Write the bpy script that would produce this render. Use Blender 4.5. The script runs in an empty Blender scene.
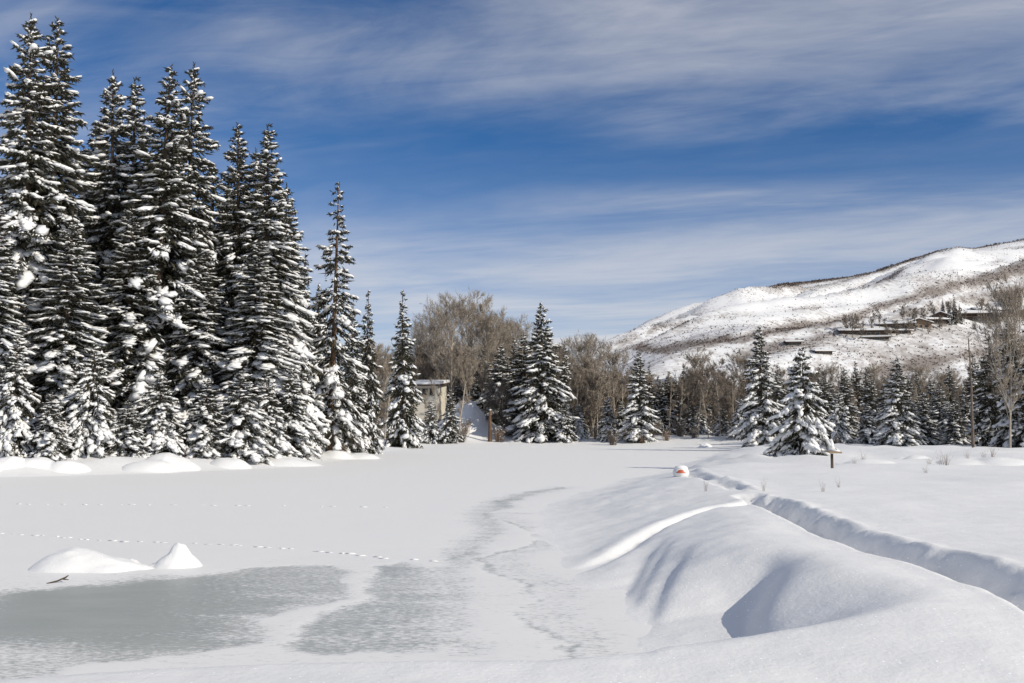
import bpy, math, random
import numpy as np

# ---------------------------------------------------------------- scene, camera, light
sc = bpy.context.scene
COL = sc.collection
W_, H_ = 1024, 683
F = 995.0                      # focal length in pixels (35 mm on full frame)
CAM_Z = 2.0
HOR = 428.0                    # horizon row
TH = math.atan((HOR - H_ / 2) / F)
CT, ST = math.cos(TH), math.sin(TH)
cam = bpy.data.cameras.new('camera')
cam.lens = 35.0; cam.sensor_width = 36.0; cam.clip_start = 0.1; cam.clip_end = 20000
cam_o = bpy.data.objects.new('camera', cam); COL.objects.link(cam_o)
cam_o.location = (0, 0, CAM_Z); cam_o.rotation_euler = (math.pi / 2 + TH, 0, 0)
sc.camera = cam_o

SUN_EL, SUN_AZ = math.radians(32), math.radians(124)      # azimuth clockwise from +Y (view direction)
SUNV = np.array([math.sin(SUN_AZ) * math.cos(SUN_EL), math.cos(SUN_AZ) * math.cos(SUN_EL), math.sin(SUN_EL)])
sun = bpy.data.lights.new('sun', 'SUN'); sun.energy = 4.15; sun.angle = math.radians(0.5); sun.color = (1.0, 0.925, 0.79)
sun_o = bpy.data.objects.new('sun', sun); COL.objects.link(sun_o); sun_o.location = (40, -40, 60)
from mathutils import Vector
sun_o.rotation_euler = Vector(SUNV).to_track_quat('Z', 'Y').to_euler()

world = bpy.data.worlds.new('World'); sc.world = world; world.use_nodes = True
NT = world.node_tree; ND = NT.nodes; LK = NT.links
def wn(t, **k):
    n = ND.new(t)
    for a, b in k.items(): setattr(n, a, b)
    return n
def wmath(op, a, b=None, c=None, clamp=False):
    n = wn('ShaderNodeMath', operation=op, use_clamp=clamp)
    for i, v in enumerate((a, b, c)):
        if v is None: continue
        if isinstance(v, (int, float)): n.inputs[i].default_value = v
        else: LK.new(v, n.inputs[i])
    return n.outputs[0]
sky = wn('ShaderNodeTexSky', sky_type='NISHITA', sun_disc=False)
sky.sun_elevation = SUN_EL; sky.sun_rotation = SUN_AZ; sky.altitude = 2400; sky.air_density = 1.0; sky.dust_density = 1.0; sky.ozone_density = 2.0
tc = wn('ShaderNodeTexCoord'); sp = wn('ShaderNodeSeparateXYZ'); LK.new(tc.outputs['Generated'], sp.inputs[0])
zc = wmath('ADD', wmath('MAXIMUM', sp.outputs[2], 0.0), 0.035)
u = wmath('DIVIDE', sp.outputs[0], zc); v = wmath('DIVIDE', sp.outputs[1], zc)
def wnoise(su, sv, off, detail=6, rough=0.55, dist=0.0, shear=0.0):
    cb = wn('ShaderNodeCombineXYZ')
    LK.new(wmath('MULTIPLY', u, su), cb.inputs[0]); LK.new(wmath('MULTIPLY', wmath('ADD', v, wmath('MULTIPLY', u, shear)), sv), cb.inputs[1]); cb.inputs[2].default_value = off
    n = wn('ShaderNodeTexNoise'); n.inputs['Scale'].default_value = 1.0; n.inputs['Detail'].default_value = detail
    n.inputs['Roughness'].default_value = rough; n.inputs['Distortion'].default_value = dist
    LK.new(cb.outputs[0], n.inputs['Vector']); return n.outputs[0]
def wrange(x, a, b, c=0.0, d=1.0):
    n = wn('ShaderNodeMapRange', interpolation_type='SMOOTHSTEP')
    LK.new(x, n.inputs[0])
    for i, q in enumerate((a, b, c, d)): n.inputs[i + 1].default_value = q
    return n.outputs[0]
# thin high cirrus in long streaks on a flat layer, denser overhead, opening to a clear lane further off
warp = wnoise(0.45, 0.55, 3.1, 5, 0.55, 0.4, 0.2)
lane = wmath('ADD', wmath('ADD', v, wmath('MULTIPLY', u, 0.22)), wmath('MULTIPLY', wmath('SUBTRACT', warp, 0.5), 3.0))
veil = wmath('SUBTRACT', 1.0, wrange(lane, 2.3, 3.6))
veil2 = wrange(lane, 3.3, 4.4)
cover = wmath('MAXIMUM', veil, veil2)
streak = wnoise(0.70, 1.30, 4.3, 9, 0.58, 0.7, 0.28)
fib = wnoise(2.0, 5.0, 9.2, 7, 0.62, 1.6, 0.30)
soft = wnoise(0.45, 0.6, 7.1, 3, 0.5, 0.3, 0.2)
st = wmath('ADD', wmath('ADD', wmath('MULTIPLY', streak, 0.52), wmath('MULTIPLY', fib, 0.12)), wmath('MULTIPLY', soft, 0.36))
dens = wmath('MULTIPLY', wmath('POWER', wrange(st, 0.29, 0.68), 1.15), wmath('ADD', wmath('MULTIPLY', cover, 0.97), 0.03), clamp=True)
dens = wmath('MULTIPLY', dens, 0.72)
# the layer is seen edge-on towards the horizon, so it whitens there
dens = wmath('MAXIMUM', dens, wmath('ADD', wmath('MULTIPLY', dens, 0.65), wrange(sp.outputs[2], 0.0, 0.31, 0.58, 0.0)))
tint = wn('ShaderNodeMix', data_type='RGBA', blend_type='MULTIPLY'); tint.inputs[0].default_value = 1.0
LK.new(sky.outputs[0], tint.inputs[6]); tint.inputs[7].default_value = (0.28, 0.90, 1.42, 1)
mixc = wn('ShaderNodeMix', data_type='RGBA'); LK.new(dens, mixc.inputs[0]); LK.new(tint.outputs[2], mixc.inputs[6])
mixc.inputs[7].default_value = (10.9, 11.0, 11.4, 1)
bg = ND['Background']; LK.new(mixc.outputs[2], bg.inputs[0]); bg.inputs[1].default_value = 0.068
sc.view_settings.view_transform = 'Standard'; sc.view_settings.look = 'None'; sc.view_settings.exposure = -0.11; sc.view_settings.gamma = 1.0
sc.view_settings.use_curve_mapping = False
try:
    sc.cycles.max_bounces = 6; sc.cycles.diffuse_bounces = 3
except Exception: pass

# ---------------------------------------------------------------- pixels to directions
def ray(px, py):
    a, b = (px - W_ / 2) / F, (H_ / 2 - py) / F
    return np.array([a, CT - b * ST, ST + b * CT])
def on_plane(px, py, z=0.0):
    d = ray(px, py); t = (z - CAM_Z) / d[2]; return d[0] * t, d[1] * t
def height_at(py, Y):          # height of something at depth Y whose top shows at row py
    d = ray(512, py); return CAM_Z + d[2] / d[1] * Y
def x_at(px, py, Y):
    d = ray(px, py); return d[0] / d[1] * Y

# ---------------------------------------------------------------- noise and mesh helpers
def _hash(i, j, s):
    n = (i.astype(np.int64) * 374761393 + j.astype(np.int64) * 668265263 + s * 1442695041) & 0xffffffff
    n = ((n ^ (n >> 13)) * 1274126177) & 0xffffffff
    return ((n ^ (n >> 16)) & 0xffff) / 65535.0
def vnoise(x, y, s=0):
    i, j = np.floor(x), np.floor(y); fx, fy = x - i, y - j
    fx = fx * fx * fx * (fx * (fx * 6 - 15) + 10); fy = fy * fy * fy * (fy * (fy * 6 - 15) + 10)
    a, b, c, d = _hash(i, j, s), _hash(i + 1, j, s), _hash(i, j + 1, s), _hash(i + 1, j + 1, s)
    return (a + (b - a) * fx + (c - a) * fy + (a - b - c + d) * fx * fy) * 2 - 1
def fbm(x, y, s=0, o=4, g=0.5):
    r, a, t = 0, 1.0, 0
    for k in range(o):
        r = r + a * vnoise(x * 2 ** k + 17.3 * k, y * 2 ** k - 9.1 * k, s + k); t += a; a *= g
    return r / t
def sstep(a, b, x):
    t = np.clip((x - a) / (b - a), 0, 1); return t * t * (3 - 2 * t)
def poly_sd(x, y, P):          # signed distance to a closed polygon, positive outside
    d = np.full(x.shape, 1e9); ins = np.zeros(x.shape, bool); n = len(P)
    for k in range(n):
        (ax, ay), (bx, by) = P[k], P[(k + 1) % n]
        ex, ey = bx - ax, by - ay
        t = np.clip(((x - ax) * ex + (y - ay) * ey) / (ex * ex + ey * ey), 0, 1)
        d = np.minimum(d, np.hypot(x - ax - t * ex, y - ay - t * ey))
        c = ((ay <= y) & (by > y)) | ((by <= y) & (ay > y))
        ins ^= c & (x < ax + (y - ay) / (ey if abs(ey) > 1e-9 else 1e-9) * ex)
    return np.where(ins, -d, d)
def line_sd(x, y, P):          # distance to a polyline, signed (positive on its right-hand side), and 0..1 along it
    best = np.full(x.shape, 1e9); sgn = np.ones(x.shape); along = np.zeros(x.shape)
    L = [math.dist(P[k], P[k + 1]) for k in range(len(P) - 1)]; tot = sum(L); acc = 0
    for k in range(len(P) - 1):
        (ax, ay), (bx, by) = P[k], P[k + 1]; ex, ey = bx - ax, by - ay
        t = np.clip(((x - ax) * ex + (y - ay) * ey) / (ex * ex + ey * ey), 0, 1)
        d = np.hypot(x - ax - t * ex, y - ay - t * ey); m = d < best
        best = np.where(m, d, best); cr = ex * (y - ay) - ey * (x - ax)
        sgn = np.where(m, np.where(cr < 0, 1.0, -1.0), sgn); along = np.where(m, (acc + t * L[k]) / tot, along); acc += L[k]
    return best * sgn, along
def smooth_line(P, n=4):       # Catmull-Rom resample
    P = [np.array(p, float) for p in P]; Q = [2 * P[0] - P[1]] + P + [2 * P[-1] - P[-2]]; R = []
    for k in range(1, len(Q) - 2):
        for i in range(n):
            t = i / n; a, b, c, d = Q[k - 1], Q[k], Q[k + 1], Q[k + 2]
            R.append(tuple(0.5 * (2 * b + (c - a) * t + (2 * a - 5 * b + 4 * c - d) * t * t + (3 * b - a - 3 * c + d) * t ** 3)))
    R.append(tuple(P[-1])); return R

def mesh_np(name, V, Fs, mats, smooth=True, attrs=None):
    """V (n,3); Fs a list of face arrays (m,k)"""
    me = bpy.data.meshes.new(name)
    V = np.asarray(V, np.float32); me.vertices.add(len(V)); me.vertices.foreach_set('co', V.ravel())
    Fs = [np.asarray(f, np.int32) for f in Fs if len(f)]
    nl = sum(f.size for f in Fs); nf = sum(len(f) for f in Fs)
    me.loops.add(nl); me.loops.foreach_set('vertex_index', np.concatenate([f.ravel() for f in Fs]))
    st, cnt = [], 0
    for f in Fs: st.append(cnt + np.arange(len(f)) * f.shape[1]); cnt += f.size
    me.polygons.add(nf); me.polygons.foreach_set('loop_start', np.concatenate(st).astype(np.int32))
    me.polygons.foreach_set('use_smooth', np.full(nf, smooth))
    for m in (mats if isinstance(mats, (list, tuple)) else [mats]): me.materials.append(m)
    for k, a in (attrs or {}).items():
        at = me.attributes.new(k, 'FLOAT', 'POINT'); at.data.foreach_set('value', np.asarray(a, np.float32).ravel())
    me.update(calc_edges=True); me.validate(); return me
def link(name, me, parent=None, **props):
    o = bpy.data.objects.new(name, me); COL.objects.link(o)
    if parent is not None: o.parent = parent
    for k, q in props.items(): o[k] = q
    return o
def empty(name, loc, label=None, cat=None, group=None):
    o = bpy.data.objects.new(name, None); COL.objects.link(o); o.location = loc; o.empty_display_size = 0.2
    if label: o['label'] = label
    if cat: o['category'] = cat
    if group: o['group'] = group
    return o
def grid_faces(ny, nx):
    i = np.arange(ny - 1)[:, None] * nx + np.arange(nx - 1)[None, :]; i = i.ravel()
    return np.stack([i, i + 1, i + nx + 1, i + nx], 1)

# ---------------------------------------------------------------- materials
def new_mat(name):
    m = bpy.data.materials.new(name); m.use_nodes = True; return m, m.node_tree.nodes, m.node_tree.links, m.node_tree.nodes['Principled BSDF']
def noise_node(N, L, scale, detail=4, rough=0.55, coord='Object', stretch=None):
    t = N.new('ShaderNodeTexCoord'); n = N.new('ShaderNodeTexNoise'); n.inputs['Scale'].default_value = scale
    n.inputs['Detail'].default_value = detail; n.inputs['Roughness'].default_value = rough
    if stretch:
        mp = N.new('ShaderNodeMapping'); mp.inputs['Scale'].default_value = stretch; L.new(t.outputs[coord], mp.inputs[0]); L.new(mp.outputs[0], n.inputs['Vector'])
    else: L.new(t.outputs[coord], n.inputs['Vector'])
    return n.outputs[0]
def ramp(N, L, x, stops):
    r = N.new('ShaderNodeValToRGB'); L.new(x, r.inputs[0]); e = r.color_ramp.elements
    while len(e) < len(stops): e.new(0.5)
    for q, (p, c) in zip(e, stops): q.position = p; q.color = (*c, 1)
    return r.outputs[0]
def simple(name, c1, c2, scale, rough=0.8, bump=0.0, detail=4, stretch=None):
    m, N, L, B = new_mat(name); n = noise_node(N, L, scale, detail, stretch=stretch)
    L.new(ramp(N, L, n, [(0.3, c1), (0.7, c2)]), B.inputs['Base Color']); B.inputs['Roughness'].default_value = rough
    if bump:
        b = N.new('ShaderNodeBump'); b.inputs['Strength'].default_value = bump; b.inputs['Distance'].default_value = 0.02; L.new(n, b.inputs['Height']); L.new(b.outputs[0], B.inputs['Normal'])
    return m
def snow_mat(name, glint=True, bump=0.35):
    m, N, L, B = new_mat(name)
    n = noise_node(N, L, 0.8, 5); L.new(ramp(N, L, n, [(0.3, (0.80, 0.80, 0.795)), (0.7, (0.855, 0.85, 0.845))]), B.inputs['Base Color'])
    B.inputs['Roughness'].default_value = 0.55; B.inputs['Specular IOR Level'].default_value = 0.25
    f = noise_node(N, L, 22, 6, 0.65); f2 = noise_node(N, L, 2.2, 4, 0.5)
    b2 = N.new('ShaderNodeBump'); b2.inputs['Strength'].default_value = bump; b2.inputs['Distance'].default_value = 0.06; L.new(f2, b2.inputs['Height'])
    b = N.new('ShaderNodeBump'); b.inputs['Strength'].default_value = bump * 1.1; b.inputs['Distance'].default_value = 0.018; L.new(f, b.inputs['Height']); L.new(b2.outputs[0], b.inputs['Normal'])
    L.new(b.outputs[0], B.inputs['Normal'])
    if glint:          # sparse ice crystals lying at odd angles, which flash in the sun
        t = N.new('ShaderNodeTexCoord'); vo = N.new('ShaderNodeTexVoronoi'); vo.inputs['Scale'].default_value = 22; L.new(t.outputs['Object'], vo.inputs['Vector'])
        lt = N.new('ShaderNodeMath'); lt.operation = 'LESS_THAN'; L.new(vo.outputs['Distance'], lt.inputs[0]); lt.inputs[1].default_value = 0.15
        sx = N.new('ShaderNodeSeparateColor'); L.new(vo.outputs['Color'], sx.inputs[0])
        gt = N.new('ShaderNodeMath'); gt.operation = 'GREATER_THAN'; L.new(sx.outputs[0], gt.inputs[0]); gt.inputs[1].default_value = 0.82
        mu = N.new('ShaderNodeMath'); mu.operation = 'MULTIPLY'; L.new(lt.outputs[0], mu.inputs[0]); L.new(gt.outputs[0], mu.inputs[1])
        g = N.new('ShaderNodeBsdfGlossy'); g.inputs['Roughness'].default_value = 0.3; L.new(mu.outputs[0], g.inputs['Color'])
        cx = N.new('ShaderNodeCombineXYZ')
        for k, (o, q) in enumerate(((1, 1.3), (2, 1.3))):
            s_ = N.new('ShaderNodeMath'); s_.operation = 'MULTIPLY_ADD'; L.new(sx.outputs[o], s_.inputs[0]); s_.inputs[1].default_value = q; s_.inputs[2].default_value = -q / 2; L.new(s_.outputs[0], cx.inputs[k])
        cx.inputs[2].default_value = 1.0
        nm = N.new('ShaderNodeVectorMath'); nm.operation = 'NORMALIZE'; L.new(cx.outputs[0], nm.inputs[0]); L.new(nm.outputs[0], g.inputs['Normal'])
        ms = N.new('ShaderNodeAddShader'); L.new(B.outputs[0], ms.inputs[0]); L.new(g.outputs[0], ms.inputs[1])
        L.new(ms.outputs[0], N['Material Output'].inputs[0])
    return m
M_SNOW = snow_mat('snow')
M_SNOWT = simple('snow_on_trees', (0.83, 0.83, 0.825), (0.88, 0.875, 0.87), 3.0, 0.6)
M_NEEDLE = simple('spruce_needles', (0.022, 0.022, 0.012), (0.055, 0.050, 0.028), 1.2, 0.75)
M_BARK = simple('spruce_bark', (0.05, 0.036, 0.027), (0.115, 0.08, 0.055), 6.0, 0.9, 0.5, stretch=(1, 1, 0.25))
M_TRUNKO = simple('reddish_bark', (0.085, 0.052, 0.03), (0.17, 0.10, 0.055), 6.0, 0.9, 0.5, stretch=(1, 1, 0.25))
M_TWIG = simple('bare_twigs', (0.20, 0.165, 0.13), (0.34, 0.285, 0.225), 0.6, 0.85)
M_TWIGD = simple('dark_bare_twigs', (0.11, 0.088, 0.07), (0.21, 0.17, 0.135), 0.6, 0.85)
M_PALE = simple('pale_bark', (0.30, 0.25, 0.19), (0.50, 0.44, 0.36), 3.0, 0.85)
M_POLE = simple('grey_brown_bark', (0.09, 0.07, 0.055), (0.19, 0.15, 0.12), 6.0, 0.9, 0.4)
M_WILLOW = simple('willow_stems', (0.17, 0.11, 0.075), (0.28, 0.20, 0.135), 1.0, 0.8)
M_SCRUB = simple('hill_scrub', (0.10, 0.075, 0.065), (0.20, 0.155, 0.13), 0.02, 0.9)

# ---------------------------------------------------------------- the pond outline
def PP(L, z=0.0): return [on_plane(q[0], q[1], q[2] if len(q) > 2 else z) for q in L]
POND = PP([(640, 668), (600, 650), (578, 620), (562, 590), (548, 568), (536, 548), (527, 530), (522, 514), (545, 500), (590, 486), (640, 475.5), (668, 468), (690, 460), (720, 452), (745, 448), (680, 446.4), (600, 445.6), (500, 445.2), (400, 445.0),
           (384, 448), (372, 455), (335, 462), (280, 468), (220, 471), (150, 474), (80, 476), (0, 478), (-160, 480), (-420, 486)])
POND = smooth_line(POND, 3) + [(-40, 30), (-20, 7.0), (-8, 6.6), (-4.4, 6.7), (-3.2, 7.2), (-1.8, 7.55), (0, 7.7)]
GULLIES = [  # polyline (pixels, z), depth, steep width, gentle width
    (PP([(776, 566), (752, 582), (722, 606), (684, 646)], 0.36), 0.31, 0.32, 0.66),
    (PP([(668, 527), (640, 546), (618, 566)], 0.42), 0.065, 0.10, 0.36),
    (PP([(676, 532), (648, 553), (627, 573)], 0.42), 0.055, 0.09, 0.30),
    (PP([(690, 548), (660, 572), (634, 597)], 0.36), 0.075, 0.11, 0.40)]
SLIDE = smooth_line(PP([(762, 499, 0.62), (735, 503, 0.60), (705, 506, 0.56), (672, 513, 0.50), (645, 523, 0.42), (618, 540, 0.30), (590, 556, 0.18), (552, 571, 0.05)]), 4)
TRENCH = smooth_line(PP([(1180, 655), (1090, 622), (1030, 596), (985, 579), (930, 559), (880, 544), (830, 526), (795, 513), (766, 502), (745, 496)], 0.62), 4)
TRENCH2 = smooth_line(PP([(742, 496), (722, 489), (705, 483), (692, 475.5), (684, 471.5)], 0.52), 4)
def bank_amp(x, y):
    a = 0.50 + 0.14 * sstep(0.2, 3.6, x) * sstep(4.5, 8.5, y)
    a = a * (1 - sstep(24, 44, y)) + 0.62 * sstep(24, 44, y)
    return a
def ground(x, y, detail=True):
    x = np.asarray(x, float); y = np.asarray(y, float)
    s = poly_sd(x, y, POND)
    wob = 0.25 * fbm(x * 0.5, y * 0.5, 5, 3) + 0.10 * fbm(x * 1.9, y * 1.9, 6, 2)
    s2 = s + wob * sstep(0.5, 3, np.abs(y) / 4) * np.clip(y / 20, 0.35, 3)
    wdt = 1.15 + (1.45 * sstep(6.4, 8.6, y) + 2.3 * sstep(12, 20, y)) * sstep(-6, -2, x) + 3.6 * sstep(30, 45, y) * sstep(-2, -6, x)
    t = np.clip(s2 / wdt, -1, 1); nearb = 1 - sstep(6.5, 9.5, y)
    z = np.where(t > 0, bank_amp(x, y) * (t * t * (3 - 2 * t) * (1 - 0.35 * nearb) + 0.35 * nearb * (1 - (1 - t) ** 2.2)), 0.30 * t)
    land = sstep(0, 2.5, s2)
    z = z + land * (0.10 * fbm(x * 0.22, y * 0.22, 11, 3) + 0.02 * fbm(x * 0.9, y * 0.5, 12, 3))
    # small hummocks on the far shores
    far = sstep(38, 46, y)
    z = z + land * far * 0.42 * np.maximum(0, fbm(x * 0.55, y * 0.40, 13, 3) + 0.05)
    # drifts across the open field
    fld = sstep(2.5, 6, x) * sstep(22, 27, y) * (1 - sstep(60, 75, y))
    z = z + fld * land * 0.17 * np.maximum(0, vnoise(x * 0.22 + 3.1, y * 0.42 + 0.2 * x, 21)) ** 0.8
    # the land climbs behind the far shore
    z = z + 0.5 * sstep(80, 118, y) + 4.0 * sstep(119, 165, y) * (0.8 + 0.3 * fbm(x * 0.04, y * 0.04, 31, 2)) + 1.1 * sstep(-8, -34, x) * sstep(50, 80, y)
    z = z + 4.3 * np.exp(-(((x + 5.8) / 3.0) ** 2 + ((y - 127) / 7.0) ** 2))
    if detail:
        m = (np.abs(x - 3) < 14) & (y > 3) & (y < 48)
        if m.any():
            xm, ym, zm = x[m], y[m], z[m]
            for P, dep, ws, wg in GULLIES:
                d, a = line_sd(xm, ym, smooth_line(P, 4))
                d = -d if P is None else d
                # right of the downhill direction lies towards the viewer's left, so the steep wall is on the left-hand side
                prof = np.where(d < 0, np.exp(-(d / ws) ** 2), np.exp(-(d / wg) ** 2))
                zm = zm - np.minimum(dep * prof * sstep(0.0, 0.45, a) * (0.35 + 0.65 * (1 - sstep(0.85, 1.0, a))), 0.72 * np.maximum(zm, 0))
            d, a = line_sd(xm, ym, SLIDE)
            # a groove slid down the bank: sharp wall on the far side that faces the sun
            pr = np.where(d > 0, np.exp(-(d / 0.09) ** 2), np.exp(-(d / 0.20) ** 2))
            zm = zm - np.minimum(0.11 * pr * sstep(0, 0.06, a) * (1 - sstep(0.8, 1.0, a)), 0.7 * np.maximum(zm, 0)) + 0.03 * np.exp(-((d - 0.28) / 0.2) ** 2) * (1 - sstep(0.7, 1, a))
            for TR, dp, hw in ((TRENCH, 0.26, 0.17), (TRENCH2, 0.10, 0.18)):
                d, a = line_sd(xm, ym, TR)
                rag = 0.16 * fbm(xm * 1.6, ym * 1.3, 41, 5, 0.6)
                fside = sstep(-0.1, 0.15, d); w = 1 - sstep(hw - 0.10 - 0.04 * fside, hw + 0.14 + 0.10 * fside, np.abs(d) + rag * fside)
                fl = 1 + 0.40 * fbm(xm * 2.3, ym * 1.7, 43, 5, 0.6)
                zm = zm - dp * w * fl * sstep(0.0, 0.02, a) * (1 - 0.6 * sstep(0.93, 1.0, a))
                if TR is TRENCH: zm = zm - 0.05 * np.exp(-((d + 0.35) / 0.42) ** 2) * (1 - sstep(0.75, 1, a))
                zm = zm + fside * (0.04 * np.exp(-((np.abs(d) - hw - 0.22) / 0.16) ** 2) * (0.6 + 0.8 * vnoise(xm * 2.3, ym * 2.3, 44)) + 0.10 * np.exp(-((np.abs(d) - 0.14) / 0.2) ** 2) * fbm(xm * 4.5, ym * 3.8, 46, 4, 0.6))
            zm = zm + 0.006 * fbm(xm * 5, ym * 5, 45, 3) * sstep(0, 1, s2[m])
            z = z.copy(); z[m] = zm
    return z
def gz(x, y): return float(ground(np.array([x]), np.array([y]))[0])

def axis(fine_a, fine_b, step, lo, hi, grow=1.045, cap=1e9):
    mid = list(np.arange(fine_a, fine_b, step)); a, d, L = fine_a, step, []
    while a > lo: d = min(d * grow, cap); a -= d; L.append(a)
    b, d, R = mid[-1], step, []
    while b < hi: d = min(d * grow, cap if b < 150 else 1e9); b += d; R.append(b)
    return np.array(L[::-1] + mid + R)
gx = axis(-0.8, 6.0, 0.06, -3500, 3500, 1.06); gy = axis(5.8, 20.0, 0.065, -120, 6000, 1.04)
X, Y = np.meshgrid(gx, gy); Z = ground(X, Y)
link('snow_ground', mesh_np('snow_ground', np.stack([X.ravel(), Y.ravel(), Z.ravel()], 1), [grid_faces(len(gy), len(gx))], M_SNOW), kind='structure', label='deep drifted snow on the banks and field')

# ---------------------------------------------------------------- the frozen pond
ICE_A = PP([(-60, 592), (0, 586), (60, 580), (140, 575), (220, 569), (290, 565), (335, 566), (350, 574), (347, 588), (356, 600), (330, 606), (300, 611), (262, 620), (256, 632), (262, 640), (235, 649), (180, 657), (100, 668), (30, 684), (-80, 700)])
ICE_B = PP([(366, 566), (400, 560), (450, 572), (470, 598), (485, 622), (495, 655), (300, 656), (288, 641), (298, 625), (345, 608), (368, 600), (366, 585)])
ICE_C = PP([(468, 548), (486, 528), (474, 514), (494, 500), (515, 493), (545, 488), (580, 486), (550, 492), (520, 501), (514, 508), (498, 512), (505, 530), (492, 548), (470, 560), (440, 562)])
CR1 = smooth_line(PP([(522, 513), (500, 512), (484, 514), (505, 522), (530, 532), (541, 541), (520, 549), (488, 556), (482, 562), (497, 569), (520, 579), (531, 590), (537, 601), (528, 612), (538, 624), (549, 637), (557, 656)]), 4)
ix = axis(-8.5, 1.6, 0.07, -120, 60, 1.07); iy = axis(7.0, 24, 0.075, 5.5, 128, 1.045)
X, Y = np.meshgrid(ix, iy); x, y = X.ravel(), Y.ravel()
wx = x + 0.34 * fbm(x * 1.5, y * 1.2, 61, 6, 0.68); wy = y + 0.45 * fbm(x * 1.4, y * 1.3, 62, 6, 0.68)
sA, sB, sC = poly_sd(wx, wy, ICE_A), poly_sd(wx, wy, ICE_B), poly_sd(wx, wy, ICE_C)
uI = 512 + F * x / y; rI = HOR + CAM_Z * F / y
wA = 0.42 + 0.58 * np.exp(-np.maximum(0, (uI - 60) / 180) ** 2) * (1 - sstep(612, 655, rI - 0.05 * uI + 0.0)) * sstep(0.05, -0.8, sA)
wB = 0.48 * (1 - 0.85 * sstep(395, 490, uI - 0.25 * (rI - 600)))
sf = 0.12 + 1.0 * (1 - sstep(120, 300, uI)) * (1 - sstep(600, 640, rI))
ice = sstep(0.10, -0.30, sA / (sf / 0.35) + 0.05) * wA + wB * sstep(0.08, -0.15, sB) + 0.66 * sstep(0.25, -0.35, sC)
ice = ice + 0.16 * sstep(3.0, 0, np.minimum(sA, sB)) + 0.16 * fbm(x * 0.5, y * 0.5, 63, 5, 0.6)
dl, al = line_sd(wx, wy, CR1)
ice = np.maximum(ice, 0.70 * np.exp(-(dl / (0.05 + 0.05 * (fbm(x * 1.5, y * 1.5, 65, 2) + 0.5))) ** 2))
BD = smooth_line(PP([(455, 655), (452, 610), (450, 575), (470, 548), (486, 530), (480, 515), (505, 500), (560, 487.5)]), 4)
db, ab = line_sd(wx, wy, BD); ice = np.maximum(ice, 0.50 * np.exp(-(db / (0.30 + 0.45 * ab)) ** 2))
ice = np.maximum(ice, 0.42 * np.exp(-((dl + 0.30) / 0.45) ** 2))
z = 0.006 * fbm(x * 0.8, y * 0.8, 64, 4) * (1 - np.clip(ice, 0, 1)) + 0.012 * (1 - np.clip(ice * 1.6, 0, 1))
m, N, L, B = new_mat('pond_ice')
at = N.new('ShaderNodeAttribute'); at.attribute_name = 'ice'
n1 = noise_node(N, L, 2.6, 8, 0.72, stretch=(0.30, 1.0, 1.0)); n2 = noise_node(N, L, 26.0, 6, 0.75, stretch=(0.4, 1.0, 1.0))
ad = N.new('ShaderNodeMath'); ad.operation = 'MULTIPLY_ADD'; L.new(n1, ad.inputs[0]); ad.inputs[1].default_value = 1.0; L.new(at.outputs['Fac'], ad.inputs[2])
ad2 = N.new('ShaderNodeMath'); ad2.operation = 'MULTIPLY_ADD'; L.new(n2, ad2.inputs[0]); ad2.inputs[1].default_value = 2.6; L.new(ad.outputs[0], ad2.inputs[2])
mr = N.new('ShaderNodeMapRange'); mr.interpolation_type = 'SMOOTHSTEP'; L.new(ad2.outputs[0], mr.inputs[0]); mr.inputs[1].default_value = 2.10; mr.inputs[2].default_value = 2.72
icec = ramp(N, L, n1, [(0.3, (0.325, 0.35, 0.34)), (0.7, (0.42, 0.435, 0.42))])
mc = N.new('ShaderNodeMix'); mc.data_type = 'RGBA'; L.new(mr.outputs[0], mc.inputs[0]); mc.inputs[6].default_value = (0.815, 0.81, 0.80, 1); L.new(icec, mc.inputs[7]); L.new(mc.outputs[2], B.inputs['Base Color'])
rr = N.new('ShaderNodeMapRange'); L.new(mr.outputs[0], rr.inputs[0]); rr.inputs[3].default_value = 0.62; rr.inputs[4].default_value = 0.42; L.new(rr.outputs[0], B.inputs['Roughness'])
B.inputs['Specular IOR Level'].default_value = 0.3
bp = N.new('ShaderNodeBump'); bp.inputs['Strength'].default_value = 0.25; bp.inputs['Distance'].default_value = 0.01; L.new(n2, bp.inputs['Height']); L.new(bp.outputs[0], B.inputs['Normal'])
link('pond_ice', mesh_np('pond_ice', np.stack([x, y, z], 1), [grid_faces(len(iy), len(ix))], m, attrs={'ice': np.clip(ice, 0, 1.2)}), kind='structure', label='frozen pond with grey ice and wind-blown snow')

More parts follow.
